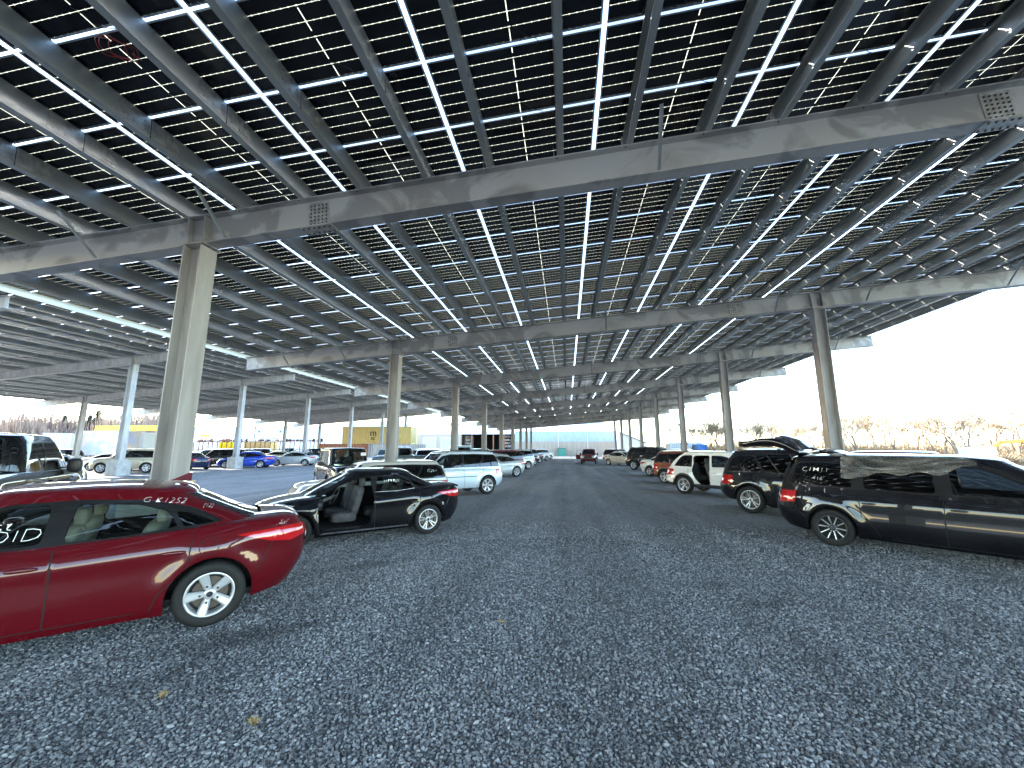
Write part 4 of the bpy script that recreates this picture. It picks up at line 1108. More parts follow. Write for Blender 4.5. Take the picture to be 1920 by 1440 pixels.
w4=MB(); w4.prism([(0,zt+.07),(15,zt+2.4),(30,zt+.07)],xo1,xR,M['whiteroof'],'x'); w4.prism([(0,zt+.01),(15,zt+2.2),(30,zt+.01)],xL,xo1-.01,M['whiteroof'],'x')
w4.build('roof',None,wh)
w5=MB(); x0=un(1060,830,Yb)[0]; x1=un(1143,830,Yb)[0]; w5.box((x0,14,zt+2.2),(x1,16,zt+3.0),M['bluepanel']); w5.build('ridge_vent',None,wh)
for (a,b) in ((794,816),(828,854)):
    d=MB(); xa,xb=un(a,830,Yb)[0],un(b,830,Yb)[0]; zz=un(a,821,Yb)[1]
    for i in range(10): d.box((xa,-.06,zz*i/10),(xb,-.03+.01*(i%2),zz*(i+1)/10-.03),M['doorw'])
    d.build('roller_door',None,wh)
    f=MB(); f.box((xa-.12,-.09,0),(xa,-.01,zz+.12),M['whiteroof']); f.box((xb,-.09,0),(xb+.12,-.01,zz+.12),M['whiteroof']); f.box((xa,-.09,zz),(xb,-.01,zz+.12),M['whiteroof']); f.build('door_frame',None,wh)
w6=MB(); 
for i in range(6):
    x=xo0+(xo1-xo0)*i/5; w6.box((x-.12,.1,0),(x+.12,.35,zt-.6),M['beige'] if i in(0,5) else M['rust'])
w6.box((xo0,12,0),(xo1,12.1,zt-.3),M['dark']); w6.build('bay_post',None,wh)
gb=MB(); xa=un(1003-860+860+43,830,Yb)[0]; xa=un(1046,842,Yb)[0]; xb=un(1060,842,Yb)[0]
gb.box((xa,-.9,0),(xb,-.1,un(1046,841,Yb)[1]),mat('teal_box',(.08,.36,.28),.5)); gb.box((xa-.1,-.95,un(1046,841,Yb)[1]),(xb+.1,-.1,un(1046,841,Yb)[1]+.08),M['plastic']); gb.box((xa+.2,-.93,.3),(xa+.25,-.9,2),M['plastic'])
gbo=gb.build('dumpster'); gbo.location=(0,Yb,0); tag(gbo,'small teal metal bin standing against the far warehouse wall','bin')
# racks inside the open bay
for i,(a,b) in enumerate(((866,880),(940,955))):
    rk=thing('storage_rack','metal rack of boxes in the open bay, %s'%('left of the bay' if i==0 else 'right of the bay'),'rack',(0,Yb+3,0))
    xa,xb=un(a,830,Yb)[0],un(b,830,Yb)[0]; fr=MB(); bx=MB(); rs=random.Random(i)
    for x in (xa,xb): fr.box((x-.05,0,0),(x+.05,.1,4.5),M['rust' if i else 'galv']); fr.box((x-.05,1,0),(x+.05,1.1,4.5),M['rust' if i else 'galv'])
    for j in range(6):
        z=.4+j*.75; fr.box((xa,0,z),(xb,1.1,z+.06),M['rust' if i else 'galv'])
        x=xa+.1
        while x<xb-.3: w=rs.uniform(.2,.5); bx.box((x,.1,z+.062),(x+w,.9,z+.062+rs.uniform(.25,.55)),rs.choice([M['plate_white'],M['beige'],M['galv'],M['doorw']])); x+=w+.06
    fr.build('rack_frame',None,rk); bx.build('stored_boxes',None,rk)
# gabled shed on the right of the warehouse
sh=thing('gabled_shed','small grey gabled shed right of the far warehouse','shed',(0,Yb-4,0)); Ys=Yb-4
xa,xm,xb=un(1160,830,Ys)[0],un(1172,830,Ys)[0],un(1212,830,Ys)[0]; ze=un(1210,831,Ys)[1]; zp=un(1165,811,Ys)[1]
s1=MB(); s1.prism([(xa,0),(xb,0),(xb,ze),(xa+.3,zp),(xa,zp)],0,12,M['wwall'],'y'); s1.build('wall',None,sh)
s2=MB(); s2.prism([(xb+.3,ze-.05),(xb+.3,ze+.1),(xa+.3,zp+.2),(xa+.3,zp+.02)],-.3,12.3,M['galv'],'y'); s2.build('roof',None,sh)
s3=MB(); s3.box((un(1172,835,Ys)[0],-.05,0),(un(1196,835,Ys)[0],-.01,un(1180,834,Ys)[1]),M['whiteroof']); s3.build('roller_door',None,sh)
# white warehouse on the left
Yw=106; xa,xb=un(300,830,Yw)[0],un(648,830,Yw)[0]; zt2=un(500,801,Yw)[1]
ww=thing('warehouse','very long white warehouse behind the parts rack on the left','warehouse',(0,Yw,0))
a=MB(); a.box((xa,0,0),(xb,40,zt2),M['wwall'])
a.build('wall',None,ww)
a=MB()
for i in range(9):
    x=xa+(xb-xa)*(i+.5)/9; a.box((x-.05,-.04,0),(x+.05,-.002,zt2),M['steelB'])
a.box((xa,-.05,zt2),(xb,40,zt2+.2),M['steelB']); a.build('wall_joint',None,ww)
for px in (486,526):
    s=MB(); x,z=un(px,809,Yw); s.box((x-.35,-.06,z-.35),(x+.35,-.003,z+.35),M['bluebox']); s.build('dock_number_sign',None,ww)
for (p0,p1) in ((471,499),(509,537)):
    s=MB(); x0,z=un(p0,820,Yw); x1=un(p1,820,Yw)[0]; s.box((x0,-1.4,z-.3),(x1,-.003,z),M['plate_white']); s.build('dock_awning',None,ww)
s=MB(); x0,z=un(376,817,Yw); x1=un(394,817,Yw)[0]; s.box((x0,-.06,z-.3),(x1,-.003,z+.4),M['brightyellow']); s.build('wall_sign',None,ww)
# blue-grey building behind the yellow container
bb=thing('industrial_hall','light blue industrial hall rising behind the yellow container','building',(0,118,0)); a=MB(); xa,xb=un(652,800,118)[0],un(722,800,118)[0]; a.box((xa,0,0),(xb,20,un(690,792,118)[1]),M['bluepanel']); a.build('wall',None,bb)
a=MB(); a.prism([(-.3,un(690,792,118)[1]+.002),(10,un(690,792,118)[1]+1.2),(20.3,un(690,792,118)[1]+.002)],xa-.2,xb+.2,M['whiteroof'],'x'); a.build('roof',None,bb)
# containers
def container(name,label,x0,x1,y,z0,z1,m,dep=2.44,text=None):
    t=thing(name,label,'container',(x0,y,z0)); L=x1-x0;H=z1-z0; b=MB()
    corr(b,.15,L-.15,.03,.18,H-.12,m,.28,.05); b.box((.1,.1,.1),(L-.1,dep-.1,H-.03),m); b.build('corrugated_wall',None,t)
    f=MB()
    for x in (0,L-.15):
        for yy in (0,dep-.15): f.box((x,yy,0),(x+.15,yy+.15,H),m)
    for z in (0,H-.12): f.box((.15,0,z),(L-.15,.02,z+.12+(.06 if z==0 else 0)),m); 
    f.build('corner_frame',None,t)
    d=MB()
    for i in range(4): d.tube([(L+.02,.4+i*.5,.2),(L+.02,.4+i*.5,H-.2)],.025,M['galv'],6)
    d.box((L-.1,.16,.1),(L,dep-.16,H-.1),m); d.build('container_door',None,t)
    return t
Yc=62; x0=un(641,830,Yc)[0]; x1=un(770,830,Yc)[0]; zb_=un(700,832,Yc)[1]; zt_=un(700,800,Yc)[1]
MS=container('shipping_container','yellow shipping container with black MSC lettering stacked beyond the fence',x0,x1,Yc,zb_,zt_,M['yellow'])
tx=un(701,815,Yc)[0]-x0
for txt,sz,dx,dz in (('m',1.55,-.72,1.28),('sc',1.0,-.55,.62)):
    vs,fs=textmesh(txt,sz); t=MB(); t.add([(tx+dx+a_*1.0,-.004,dz+b_) for a_,b_ in vs],fs,M['blacktxt']); t.add([(tx+dx+a_*1.0+.03,-.006,dz+b_+.015) for a_,b_ in vs],fs,M['blacktxt']); t.build('lettering',None,MS)
lc=container('shipping_container','rusty shipping container carrying the yellow one',x0,x1,Yc,0.02,zb_-.01,M['rust'])
def fence(label,x0,x1,y,h,m,post):
    t=thing('corrugated_fence',label,'fence',(x0,y,0)); a=MB(); corr(a,0,x1-x0,0,.05,h,m,.35,.07); a.build('sheet_panel',None,t); a=MB()
    n=int((x1-x0)/2.5)
    for i in range(n+1): x=(x1-x0)*i/n; a.box((x-.05,.08,0),(x+.05,.16,h+.05),post)
    a.build('post',None,t); return t
fence('rusty corrugated steel fence in front of the yellow container',un(598,838,58)[0],un(690,838,58)[0],58,un(640,832,58)[1],M['rust'],M['steelB'])
fence('grey corrugated steel fence right of the rusty one',un(691,838,58.5)[0],un(797,838,58.5)[0],58.5,un(740,833,58.5)[1],M['steelB'],M['steelB'])
# rack of salvaged parts
Yr=72; x0,x1=un(362,838,Yr)[0],un(600,838,Yr)[0]; rt=thing('parts_rack','long rusty rack topped with salvaged parts before the white warehouse','rack',(x0,Yr,0)); zr=un(480,829,Yr)[1]
a=MB(); n=13
for i in range(n+1):
    x=(x1-x0)*i/n
    for y in (0,1.2): a.box((x-.06,y,0),(x+.06,y+.12,zr),M['rust'])
for z in (zr*.5,zr): a.box((0,0,z),(x1-x0,.1,z+.12),M['rust']); a.box((0,1.2,z),(x1-x0,1.3,z+.12),M['rust']); a.box((0,.1,z),(x1-x0,1.2,z+.03),M['rust'])
a.build('rack_frame',None,rt); rs=random.Random(9); a=MB(); x=.2
while x<x1-x0-.5:
    w=rs.uniform(.3,.8); a.ell((x+w/2,.6,zr+.13+.25),(w/2,.4,rs.uniform(.15,.42)),rs.choice([M['rust'],M['galv'],M['plate_white'],M['plastic']]),rs.uniform(.3,1),8,5); x+=w+rs.uniform(0,.3)
a.build('salvaged_parts',None,rt)
for nm,lb,p0,p1,y0,Y_,m,z0 in (('dumpster','yellow dumpster behind the parts rack, left one',411,437,829,76,M['brightyellow'],0.02),('dumpster','orange-yellow dumpster behind the parts rack, right one',458,506,828,75.5,M['yellow'],.02)):
    x0,x1=un(p0,838,Y_)[0],un(p1,838,Y_)[0]; z=un(p0,y0,Y_)[1]; a=MB(); a.prism([(x0,z0),(x1,z0),(x1+.2,z),(x0-.2,z)],0,2,m,'y')
    for i in range(7): xx=x0+(x1-x0)*(i+.5)/7; a.box((xx-.06,-.08,z0+.1),(xx+.06,-.005,z-.1),m)
    o=a.build(nm); o.location=(0,Y_,0); tag(o,lb,'dumpster')
# left: yellow canopy band, trailers
Yl=46; x0,z0=un(177,808,Yl); x1=un(296,808,Yl)[0]; z1=un(230,798,Yl)[1]
fc=thing('fuel_canopy','flat canopy with a bright yellow fascia among the far left trailers','canopy',(x0,Yl,0)); a=MB(); a.box((0,0,z0),(x1-x0,1.5,z1),M['brightyellow']); a.build('fascia',None,fc)
for x in (1.5,(x1-x0)-1.5): a=MB(); a.box((x-.15,1,0),(x+.15,1.3,z0-.002),M['steelB']); a.build('post',None,fc)
murm=noisy(mat('mural_panel',(.4,.45,.6),.5),(.38,.42,.58),(.66,.52,.38),.9,6,.42,.62)
def trailer(label,p0,p1,y0,y1,Y_,m,name='box_trailer'):
    x0,x1=un(p0,838,Y_)[0],un(p1,838,Y_)[0]; zt=un((p0+p1)/2,y0,Y_)[1]; t=thing(name,label,'trailer',(x0,Y_,0)); L=x1-x0
    a=MB(); a.box((0,0,1.0),(L,2.5,zt),m); a.build('box_body',None,t)
    a=MB(); a.box((-.03,-.03,.94),(L+.03,2.53,.998),M['steelB']); a.box((-.03,-.03,zt+.002),(L+.03,2.53,zt+.06),M['whiteroof']); a.build('edge_trim',None,t)
    for x in (L*.75,L*.85): 
        a=MB(); a.lathe([(0,-.15),(.48,-.15),(.48,.15),(0,.15)],M['rubber'],16,M4=Matrix.Translation((x,.3,.5))); a.build('wheel',None,t)
    a=MB(); a.box((L*.2,.4,0),(L*.2+.12,.55,.94),M['steelB']); a.build('landing_leg',None,t)
    return t
trailer('box trailer with a large pale blue and orange mural',146,226,809,846,40,murm)
trailer('plain grey-white box trailer right of the mural trailer',227,268,812,838,42,M['wwall'])
trailer('white box trailer with a blue stripe beside the big near column',270,297,818,836,44,M['whiteroof'])
trailer('white box truck body behind the black pickup at far left',76,100,813,832,38,M['whiteroof'])
trailer('white delivery truck body left of the mural trailer',103,131,814,832,39,M['wwall'])
# right: blue tent-like containers, white container, excavator
tr=container('shipping_container','white and blue roll-off container with a faded emblem beyond the right columns',un(1256,838,62)[0],un(1316,838,62)[0],62,.02,un(1280,830,62)[1],M['doorw'])
vs,fs=textmesh('&Con',1.0); t=MB(); t.add([(2.6+a_,-.004,.9+b_) for a_,b_ in vs],fs,M['bluebox']); t.build('lettering',None,tr)
container('shipping_container','solid blue container right of the white and blue one',un(1308,838,57)[0],un(1326,838,57)[0],57,.02,un(1315,833,57)[1],M['bluebox'])
container('shipping_container','white container next to the orange excavator at far right',un(1834,838,46)[0],un(1866,838,46)[0],46,.02,un(1850,838,46)[1],M['whiteroof'])
ex=thing('excavator','orange excavator with its arm bent down at the far right edge','excavator',(un(1992,838,52)[0],52,0)); ex.scale=(1,1,.74)
a=MB(); 
for y in (-1.2,.8): a.prism([(-2,0.3),(-1.7,0),(1.7,0),(2,.3),(2,.6),(1.7,.9),(-1.7,.9),(-2,.6)],y,y+.55,M['rubber'],'y')
a.build('track',None,ex); a=MB(); a.prism([(-1.4,1),(2.2,1),(2.3,2.1),(.2,2.2),(-1.4,1.6)],-1.2,1.3,M['orangem'],'y'); a.build('engine_house',None,ex)
a=MB(); a.prism([(-1.5,1.2),(0,1.2),(0,2.9),(-1.2,2.9),(-1.5,2.1)],-1.25,-.2,M['tint'],'y'); a.build('cab',None,ex)
a=MB(); pts=[(-.8,1.6),(-2.2,2.9),(-3.6,3.45),(-5.6,3.3)]
for p,q in zip(pts[:-1],pts[1:]): a.bar((p[0],.3,p[1]),(q[0],.3,q[1]),.4,.5,M['orangem'])
a.build('boom',None,ex); a=MB(); a.bar((-5.4,.3,3.5),(-7.2,.3,1.7),.32,.38,M['orangem']); a.build('stick',None,ex)
a=MB(); a.prism([(-7.5,1.8),(-6.9,1.6),(-6.7,.9),(-7.2,.5),(-7.7,.9)],-.1,.8,M['rust'],'y'); a.build('bucket',None,ex)
# poles
def pole(px,py0,Y_,label,lean=0,ht=None):
    x,z=un(px,py0,Y_); a=MB(); a.tube([(x,Y_,0),(x+lean,Y_,z)],[.16,.11],M['woodpole'],8)
    a.box((x+lean-1.1,Y_-.06,z-.7),(x+lean+1.1,Y_+.06,z-.55),M['woodpole'])
    for i in (-1,-.5,.5,1): a.lathe([(.04,0),(.05,.1),(0,.14)],M['galv'],6,M4=Matrix.Translation((x+lean+i,Y_,z-.55))@Matrix.Rotation(R(90),4,'X'))
    o=a.build('utility_pole'); tag(o,label,'utility pole','wooden utility poles')
M['woodpole']=noisy(mat('pole_wood',(.16,.12,.09),.9),(.1,.08,.06),(.2,.16,.12),5)
pole(99,776,70,'thin wooden utility pole beside the dark conifers at far left'); pole(281,786,80,'utility pole seen just left of the big near column'); 
pole(480,791,88,'tall pole standing before the white warehouse'); pole(1443,782,75,'utility pole left of the nearest right column'); pole(1652,783,85,'utility pole among the bare trees right of the nearest right column'); pole(1910,783,62,'utility pole at the far right edge',-.8)
# trees
M['bark']=noisy(mat('bark',(.2,.15,.11),.9),(.15,.11,.08),(.3,.23,.16),6); M['twig']=mat('twig',(.42,.32,.22),.9); M['needle']=noisy(mat('conifer_needles',(.05,.075,.045),.8),(.03,.05,.03),(.08,.11,.06),1.5)
def bare_tree(seed,H):
    rs=random.Random(seed); tr=MB(); cr=MB()
    def seg(mb,p,q,r0,r1,m,n=3): r0=max(r0,.022); r1=max(r1,.018); mb.tube([p,q],[r0,r1],m,n,False,False)
    def grow(p,d,L,r,dep):
        q=p+d*L
        seg(tr if dep<2 else cr,p,q,r,r*.72,M['bark'] if dep<3 else M['twig'],5 if dep<2 else 3)
        if dep>=7: return
        k=rs.choice((2,3,3)) if dep<5 else 3
        for i in range(k):
            ax=Vector((rs.uniform(-1,1),rs.uniform(-1,1),rs.uniform(-.3,.5))); nd_=(d+ax*(.62 if dep else .5)).normalized(); nd_.z+=.12; nd_.normalize()
            grow(p.lerp(q,rs.uniform(.55,1)) if i else q,nd_,L*rs.uniform(.62,.85),r*rs.uniform(.55,.72),dep+1)
    grow(Vector((0,0,-.2)),Vector((rs.uniform(-.1,.1),rs.uniform(-.1,.1),1)).normalized(),H*.25,H*.02,0)
    return tr,cr
protos=[]
for s in range(5):
    tr,cr=bare_tree(20+s,10); zm_=max(v[2] for v in cr.v)/9.2
    for mb_ in (tr,cr): mb_.v=[(x/zm_*1.1,y/zm_*1.1,z/zm_) for x,y,z in mb_.v]
    a=tr.build('trunk'); b=cr.build('crown'); print('tree',len(cr.f)); protos.append((a.data,b.data)); bpy.data.objects.remove(a); bpy.data.objects.remove(b)
def conifer(seed,H):
    rs=random.Random(seed); tr=MB(); tr.tube([(0,0,-.2),(0,0,H)],[H*.018,.02],M['bark'],6); cr=MB()
    for i in range(1500):
        t=rs.random()**.8; z=H*(.12+.88*t); rad=(1-t)*H*.20*(1+.35*math.sin(z*4.5+seed))+.1; a=rs.uniform(0,2*PI); r=rad*rs.uniform(.2,1)
        c=Vector((r*math.cos(a),r*math.sin(a),z-r*.25)); d=Vector((math.cos(a),math.sin(a),-.25)); u=Vector((-d.y,d.x,rs.uniform(-.4,.4))); L=.5;w=.14
        cr.add([c-u*w,c+d*L,c+u*w,c-d*.1+Vector((0,0,.1))],[(0,1,2,3)],M['needle'])
    return tr,cr
tr,cr=conifer(2,10); a=tr.build('trunk'); b=cr.build('crown'); cprot=(a.data,b.data); bpy.data.objects.remove(a); bpy.data.objects.remove(b)
def put_tree(me,x,y,s,label,cat,group,rz,name):
    t=thing(name,label,cat,(x,y,0),rz,group); t.scale=(s,s,s)
    for nm,m in zip(('trunk','crown'),me):
        o=bpy.data.objects.new(nm,m); COL.objects.link(o); o.parent=t
rs=random.Random(4); n=0
for i in range(34):
    px=1290+i*19.5+rs.uniform(-6,6); Y_=rs.uniform(58,92) if px<1550 else rs.uniform(46,75)
    x=un(px,838,Y_)[0]; top=(776 if px>1590 else 790)+rs.uniform(-7,9); z=un(px,top,Y_)[1]; n+=1
    put_tree(protos[i%5],x,Y_,z/8.7,'bare leafless tree of the right tree line, %s from its left end'%(ORD[n] if n<=28 else ['twenty-ninth','thirtieth','thirty-first','thirty-second','thirty-third','thirty-fourth'][n-29]),'tree','bare trees beyond the right side of the lot',rs.uniform(0,6),'bare_tree')
n=0
for i in range(16):
    px=-10+i*21+rs.uniform(-6,6); Y_=rs.uniform(58,70); x=un(px,838,Y_)[0]; z=un(px,782+rs.uniform(-6,10)+max(0,px-180)*.05,Y_)[1]; n+=1
    put_tree(protos[(i*2)%5],x,Y_,z/9.2,'bare leafless tree of the left tree line, %s from the left edge'%ORD[n],'tree','bare trees behind the trailers on the left',rs.uniform(0,6),'bare_tree')
for px,top,w in ((112,780,'narrow dark conifer beside the utility pole at far left'),(175,769,'tall dark conifer behind the leftmost far column'),(160,778,'shorter conifer left of the tall conifer'),(64,785,'small dark conifer above the black pickup')):
    Y_=56; x=un(px,838,Y_)[0]; z=un(px,top,Y_)[1]; put_tree(cprot,x,Y_,z/10,w,'conifer','conifers among the left trees',px,'conifer_tree')
# brush: uncountable undergrowth
def brush(name,label,pxs,Y0,Y1,h,m,n,seed):
    rs=random.Random(seed); mb=MB()
    for i in range(n):
        px=rs.uniform(*pxs); Y_=rs.uniform(Y0,Y1); x=un(px,838,Y_)[0]; H=rs.uniform(.3,1)*h*(.7+.3*math.sin(x*.35)); c=Vector((x,Y_,0))
        for j in range(9):
            a=rs.uniform(0,2*PI); q=c+Vector((math.cos(a)*rs.uniform(.3,1.6),math.sin(a)*rs.uniform(.3,1.6),H*rs.uniform(.3,1))); b=c+Vector((rs.uniform(-.5,.5),rs.uniform(-.5,.5),0)); w=Vector((rs.uniform(-1,1),rs.uniform(-1,1),0)).normalized()*rs.uniform(.03,.09)
            mb.add([b-w,b+w,q+w*.5,q-w*.5],[(0,1,2,3)],m)
    o=mb.build(name); kind(o,'stuff',label,'undergrowth')
M['brush']=noisy(mat('dry_brush',(.36,.25,.14),.9),(.26,.17,.10),(.46,.34,.20),.35); M['brush2']=noisy(mat('red_brown_brush',(.26,.16,.12),.9),(.26,.18,.14),(.40,.30,.24),.4)
brush('dry_undergrowth','golden brown dry undergrowth below the right tree line',(1205,2200),50,95,3.3,M['brush'],9000,1)
brush('left_undergrowth','reddish brown undergrowth below the left trees',(-300,340),50,66,9.5,M['brush2'],9000,2)
# wooden stake behind the red sedan
a=MB(); a.box((-.03,-.03,0),(.03,.03,1.18),M['woodlt'] if 'woodlt' in M else mat('pale_wood',(.55,.42,.26),.8)); o=a.build('wooden_stake'); o.location=(un(362,900,7.0)[0],7.0,0); tag(o,'short pale wooden stake standing behind the red sedan roof','stake')
# dead leaves
def leaf(px,py,sz,rz,label):
    x_=(px-960)/CF; y_=(720-py)/CF; up=y_*math.cos(cTH)+math.sin(cTH); fw=math.cos(cTH)-y_*math.sin(cTH); t=-(EYE-.02)/up
    X=(x_*math.cos(cPS)-fw*math.sin(cPS))*t; Y_=(x_*math.sin(cPS)+fw*math.cos(cPS))*t
    pts=[(0,-1),(.15,-.55),(.5,-.6),(.35,-.25),(.75,-.1),(.4,.1),(.6,.5),(.25,.4),(0,1),(-.22,.45),(-.6,.55),(-.38,.12),(-.72,-.05),(-.35,-.28),(-.5,-.62),(-.15,-.55)]
    a=MB(); top=[(p[0]*sz,p[1]*sz,.012+.02*abs(p[0])) for p in pts]+[(0,0,.0)]
    a.add(top,[(i,(i+1)%16,16) for i in range(16)],mat('dead_leaf',(.34,.24,.11),.7)); a.tube([(0,-sz,.012),(0,-sz*1.4,.02)],.0015,None,4)
    o=a.build('dead_leaf'); o.location=(X,Y_,.035); o.rotation_euler=(.2,.15,rz); tag(o,label,'leaf','dead leaves on the gravel')
leaf(305,1310,.05,.5,'brown oak leaf on the gravel below the red sedan'); leaf(473,1362,.06,1.0,'tan oak leaf at the bottom of the gravel, nearest to the camera'); leaf(940,1170,.045,2.,'small tan leaf in the middle of the gravel lane')
# ---------------------------------------------------------------- ground, sky, light, camera
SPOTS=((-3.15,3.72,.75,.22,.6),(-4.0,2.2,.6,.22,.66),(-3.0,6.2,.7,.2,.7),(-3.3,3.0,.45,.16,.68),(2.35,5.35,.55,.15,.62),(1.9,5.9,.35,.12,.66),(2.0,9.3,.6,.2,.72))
def stain_nodes(m,tc):
    """dark damp patches and paler wheel tracks that belong to the gravel"""
    n=nd(m,'ShaderNodeTexNoise'); n.inputs['Scale'].default_value=.55; n.inputs['Detail'].default_value=7; n.inputs['Roughness'].default_value=.62
    mp=nd(m,'ShaderNodeMapping'); mp.inputs['Scale'].default_value=(1.6,.55,1); lk(m,tc.outputs['Object'],mp.inputs[0]); lk(m,mp.outputs[0],n.inputs['Vector'])
    r=nd(m,'ShaderNodeValToRGB'); e=r.color_ramp.elements; e[0].position=.27; e[0].color=(.42,.42,.42,1); e[1].position=.62; e[1].color=(1.12,1.12,1.12,1)
    k=r.color_ramp.elements.new(.36); k.color=(.9,.9,.9,1)
    lk(m,n.outputs['Fac'],r.inputs[0])
    t=nd(m,'ShaderNodeTexNoise'); t.inputs['Scale'].default_value=1; t.inputs['Detail'].default_value=3; mq=nd(m,'ShaderNodeMapping'); mq.inputs['Scale'].default_value=(1.1,.045,1); lk(m,tc.outputs['Object'],mq.inputs[0]); lk(m,mq.outputs[0],t.inputs['Vector'])
    u=nd(m,'ShaderNodeMapRange'); u.inputs[1].default_value=.35; u.inputs[2].default_value=.65; u.inputs[3].default_value=.78; u.inputs[4].default_value=1.15; lk(m,t.outputs['Fac'],u.inputs[0])
    k2=nd(m,'ShaderNodeTexNoise'); k2.inputs['Scale'].default_value=2.2; k2.inputs['Detail'].default_value=5; k2.inputs['Roughness'].default_value=.7; lk(m,mp.outputs[0],k2.inputs['Vector'])
    r2=nd(m,'ShaderNodeMapRange'); r2.inputs[1].default_value=.30; r2.inputs[2].default_value=.38; r2.inputs[3].default_value=.45; r2.inputs[4].default_value=1; lk(m,k2.outputs['Fac'],r2.inputs[0])
    q=nd(m,'ShaderNodeMath'); q.operation='MULTIPLY'; lk(m,u.outputs[0],q.inputs[0]); lk(m,r2.outputs[0],q.inputs[1])
    x=nd(m,'ShaderNodeMix'); x.data_type='RGBA'; x.blend_type='MULTIPLY'; x.inputs[0].default_value=1; lk(m,r.outputs[0],x.inputs[6]); 
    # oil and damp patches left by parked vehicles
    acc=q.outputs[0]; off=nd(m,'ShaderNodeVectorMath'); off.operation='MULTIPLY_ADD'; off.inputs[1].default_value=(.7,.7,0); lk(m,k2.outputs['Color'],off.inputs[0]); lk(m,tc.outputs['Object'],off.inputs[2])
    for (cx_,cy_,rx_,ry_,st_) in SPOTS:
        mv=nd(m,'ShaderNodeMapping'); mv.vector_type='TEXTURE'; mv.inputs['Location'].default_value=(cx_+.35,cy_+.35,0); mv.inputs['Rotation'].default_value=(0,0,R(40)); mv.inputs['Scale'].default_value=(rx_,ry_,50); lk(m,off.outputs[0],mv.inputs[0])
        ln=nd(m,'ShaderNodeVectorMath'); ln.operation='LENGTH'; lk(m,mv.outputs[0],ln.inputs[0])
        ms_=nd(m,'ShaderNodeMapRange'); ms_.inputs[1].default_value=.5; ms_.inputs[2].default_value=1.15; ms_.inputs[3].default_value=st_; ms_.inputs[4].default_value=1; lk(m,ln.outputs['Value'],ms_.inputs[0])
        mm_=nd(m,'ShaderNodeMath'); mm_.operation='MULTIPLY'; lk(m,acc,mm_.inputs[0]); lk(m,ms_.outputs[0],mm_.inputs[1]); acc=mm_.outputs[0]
    lk(m,acc,x.inputs[7]); return x.outputs[2]
g=bpy.data.materials.new('gravel'); g.use_nodes=True; M['gravel']=g; bs=g.node_tree.nodes['Principled BSDF']; bs.inputs['Roughness'].default_value=.85
tc=nd(g,'ShaderNodeTexCoord')
v=nd(g,'ShaderNodeTexVoronoi'); v.inputs['Scale'].default_value=36; v.inputs['Randomness'].default_value=1; lk(g,tc.outputs['Object'],v.inputs['Vector'])
v2=nd(g,'ShaderNodeTexVoronoi'); v2.feature='DISTANCE_TO_EDGE'; v2.inputs['Scale'].default_value=36; lk(g,tc.outputs['Object'],v2.inputs['Vector'])
sp=nd(g,'ShaderNodeSeparateColor'); lk(g,v.outputs['Color'],sp.inputs[0])
cr=nd(g,'ShaderNodeValToRGB'); e=cr.color_ramp.elements; e[0].position=0; e[0].color=(.15,.15,.152,1); e[1].position=1; e[1].color=(.44,.44,.442,1); k=e.new(.5); k.color=(.255,.255,.257,1); k=e.new(.93); k.color=(.33,.33,.332,1)
lk(g,sp.outputs[0],cr.inputs[0])
ed=nd(g,'ShaderNodeMapRange'); ed.inputs[1].default_value=0; ed.inputs[2].default_value=.10; ed.inputs[3].default_value=.5; ed.inputs[4].default_value=1; lk(g,v2.outputs[0],ed.inputs[0])
m1=nd(g,'ShaderNodeMix'); m1.data_type='RGBA'; m1.blend_type='MULTIPLY'; m1.inputs[0].default_value=1; lk(g,cr.outputs[0],m1.inputs[6]); lk(g,ed.outputs[0],m1.inputs[7])
m2=nd(g,'ShaderNodeMix'); m2.data_type='RGBA'; m2.blend_type='MULTIPLY'; m2.inputs[0].default_value=1; lk(g,m1.outputs[2],m2.inputs[6]); lk(g,stain_nodes(g,tc),m2.inputs[7]); lk(g,m2.outputs[2],bs.inputs['Base Color'])
b=nd(g,'ShaderNodeBump'); b.inputs['Strength'].default_value=.9; b.inputs['Distance'].default_value=.012; ad=nd(g,'ShaderNodeMath'); ad.operation='ADD'; lk(g,ed.outputs[0],ad.inputs[0]); lk(g,sp.outputs[1],ad.inputs[1]); lk(g,ad.outputs[0],b.inputs['Height']); lk(g,b.outputs[0],bs.inputs['Normal'])
gm=MB(); gm.add([(-70,-40,0),(60,-40,0),(60,95,0),(-70,95,0)],[(0,1,2,3)],g); o=gm.build('gravel_lot'); kind(o,'structure','dark grey crushed gravel covering the parking lot','ground')
gap_shade=mat('stone_gap_shade',(.11,.11,.113),.95); bm_=MB(); bm_.add([(-1.9,.5,.004),(1.6,.5,.004),(7.0,5.6,.004),(7.0,7.9,.004),(5.2,8.5,.004),(2.6,7.8,.004),(.4,8.7,.004),(-2.1,7.9,.004),(-4.4,8.6,.004),(-6.4,8.0,.004),(-6.4,3.6,.004)],[tuple(range(11))],gap_shade)  # added dark sheet: shade in the gaps between stones, put into its colour
o=bm_.build('gravel_shade_sheet'); kind(o,'structure','added dark sheet painting in the shade between the loose stones','ground')
gd=noisy(mat('dry_ground',(.3,.25,.18),.95),(.22,.20,.16),(.32,.29,.24),.05,6)
mb=MB(); mb.add([(-900,-600,-.03),(900,-600,-.03),(900,1500,-.03),(-900,1500,-.03)],[(0,1,2,3)],gd); o=mb.build('dry_ground'); kind(o,'structure','pale dry ground stretching to the horizon','ground')
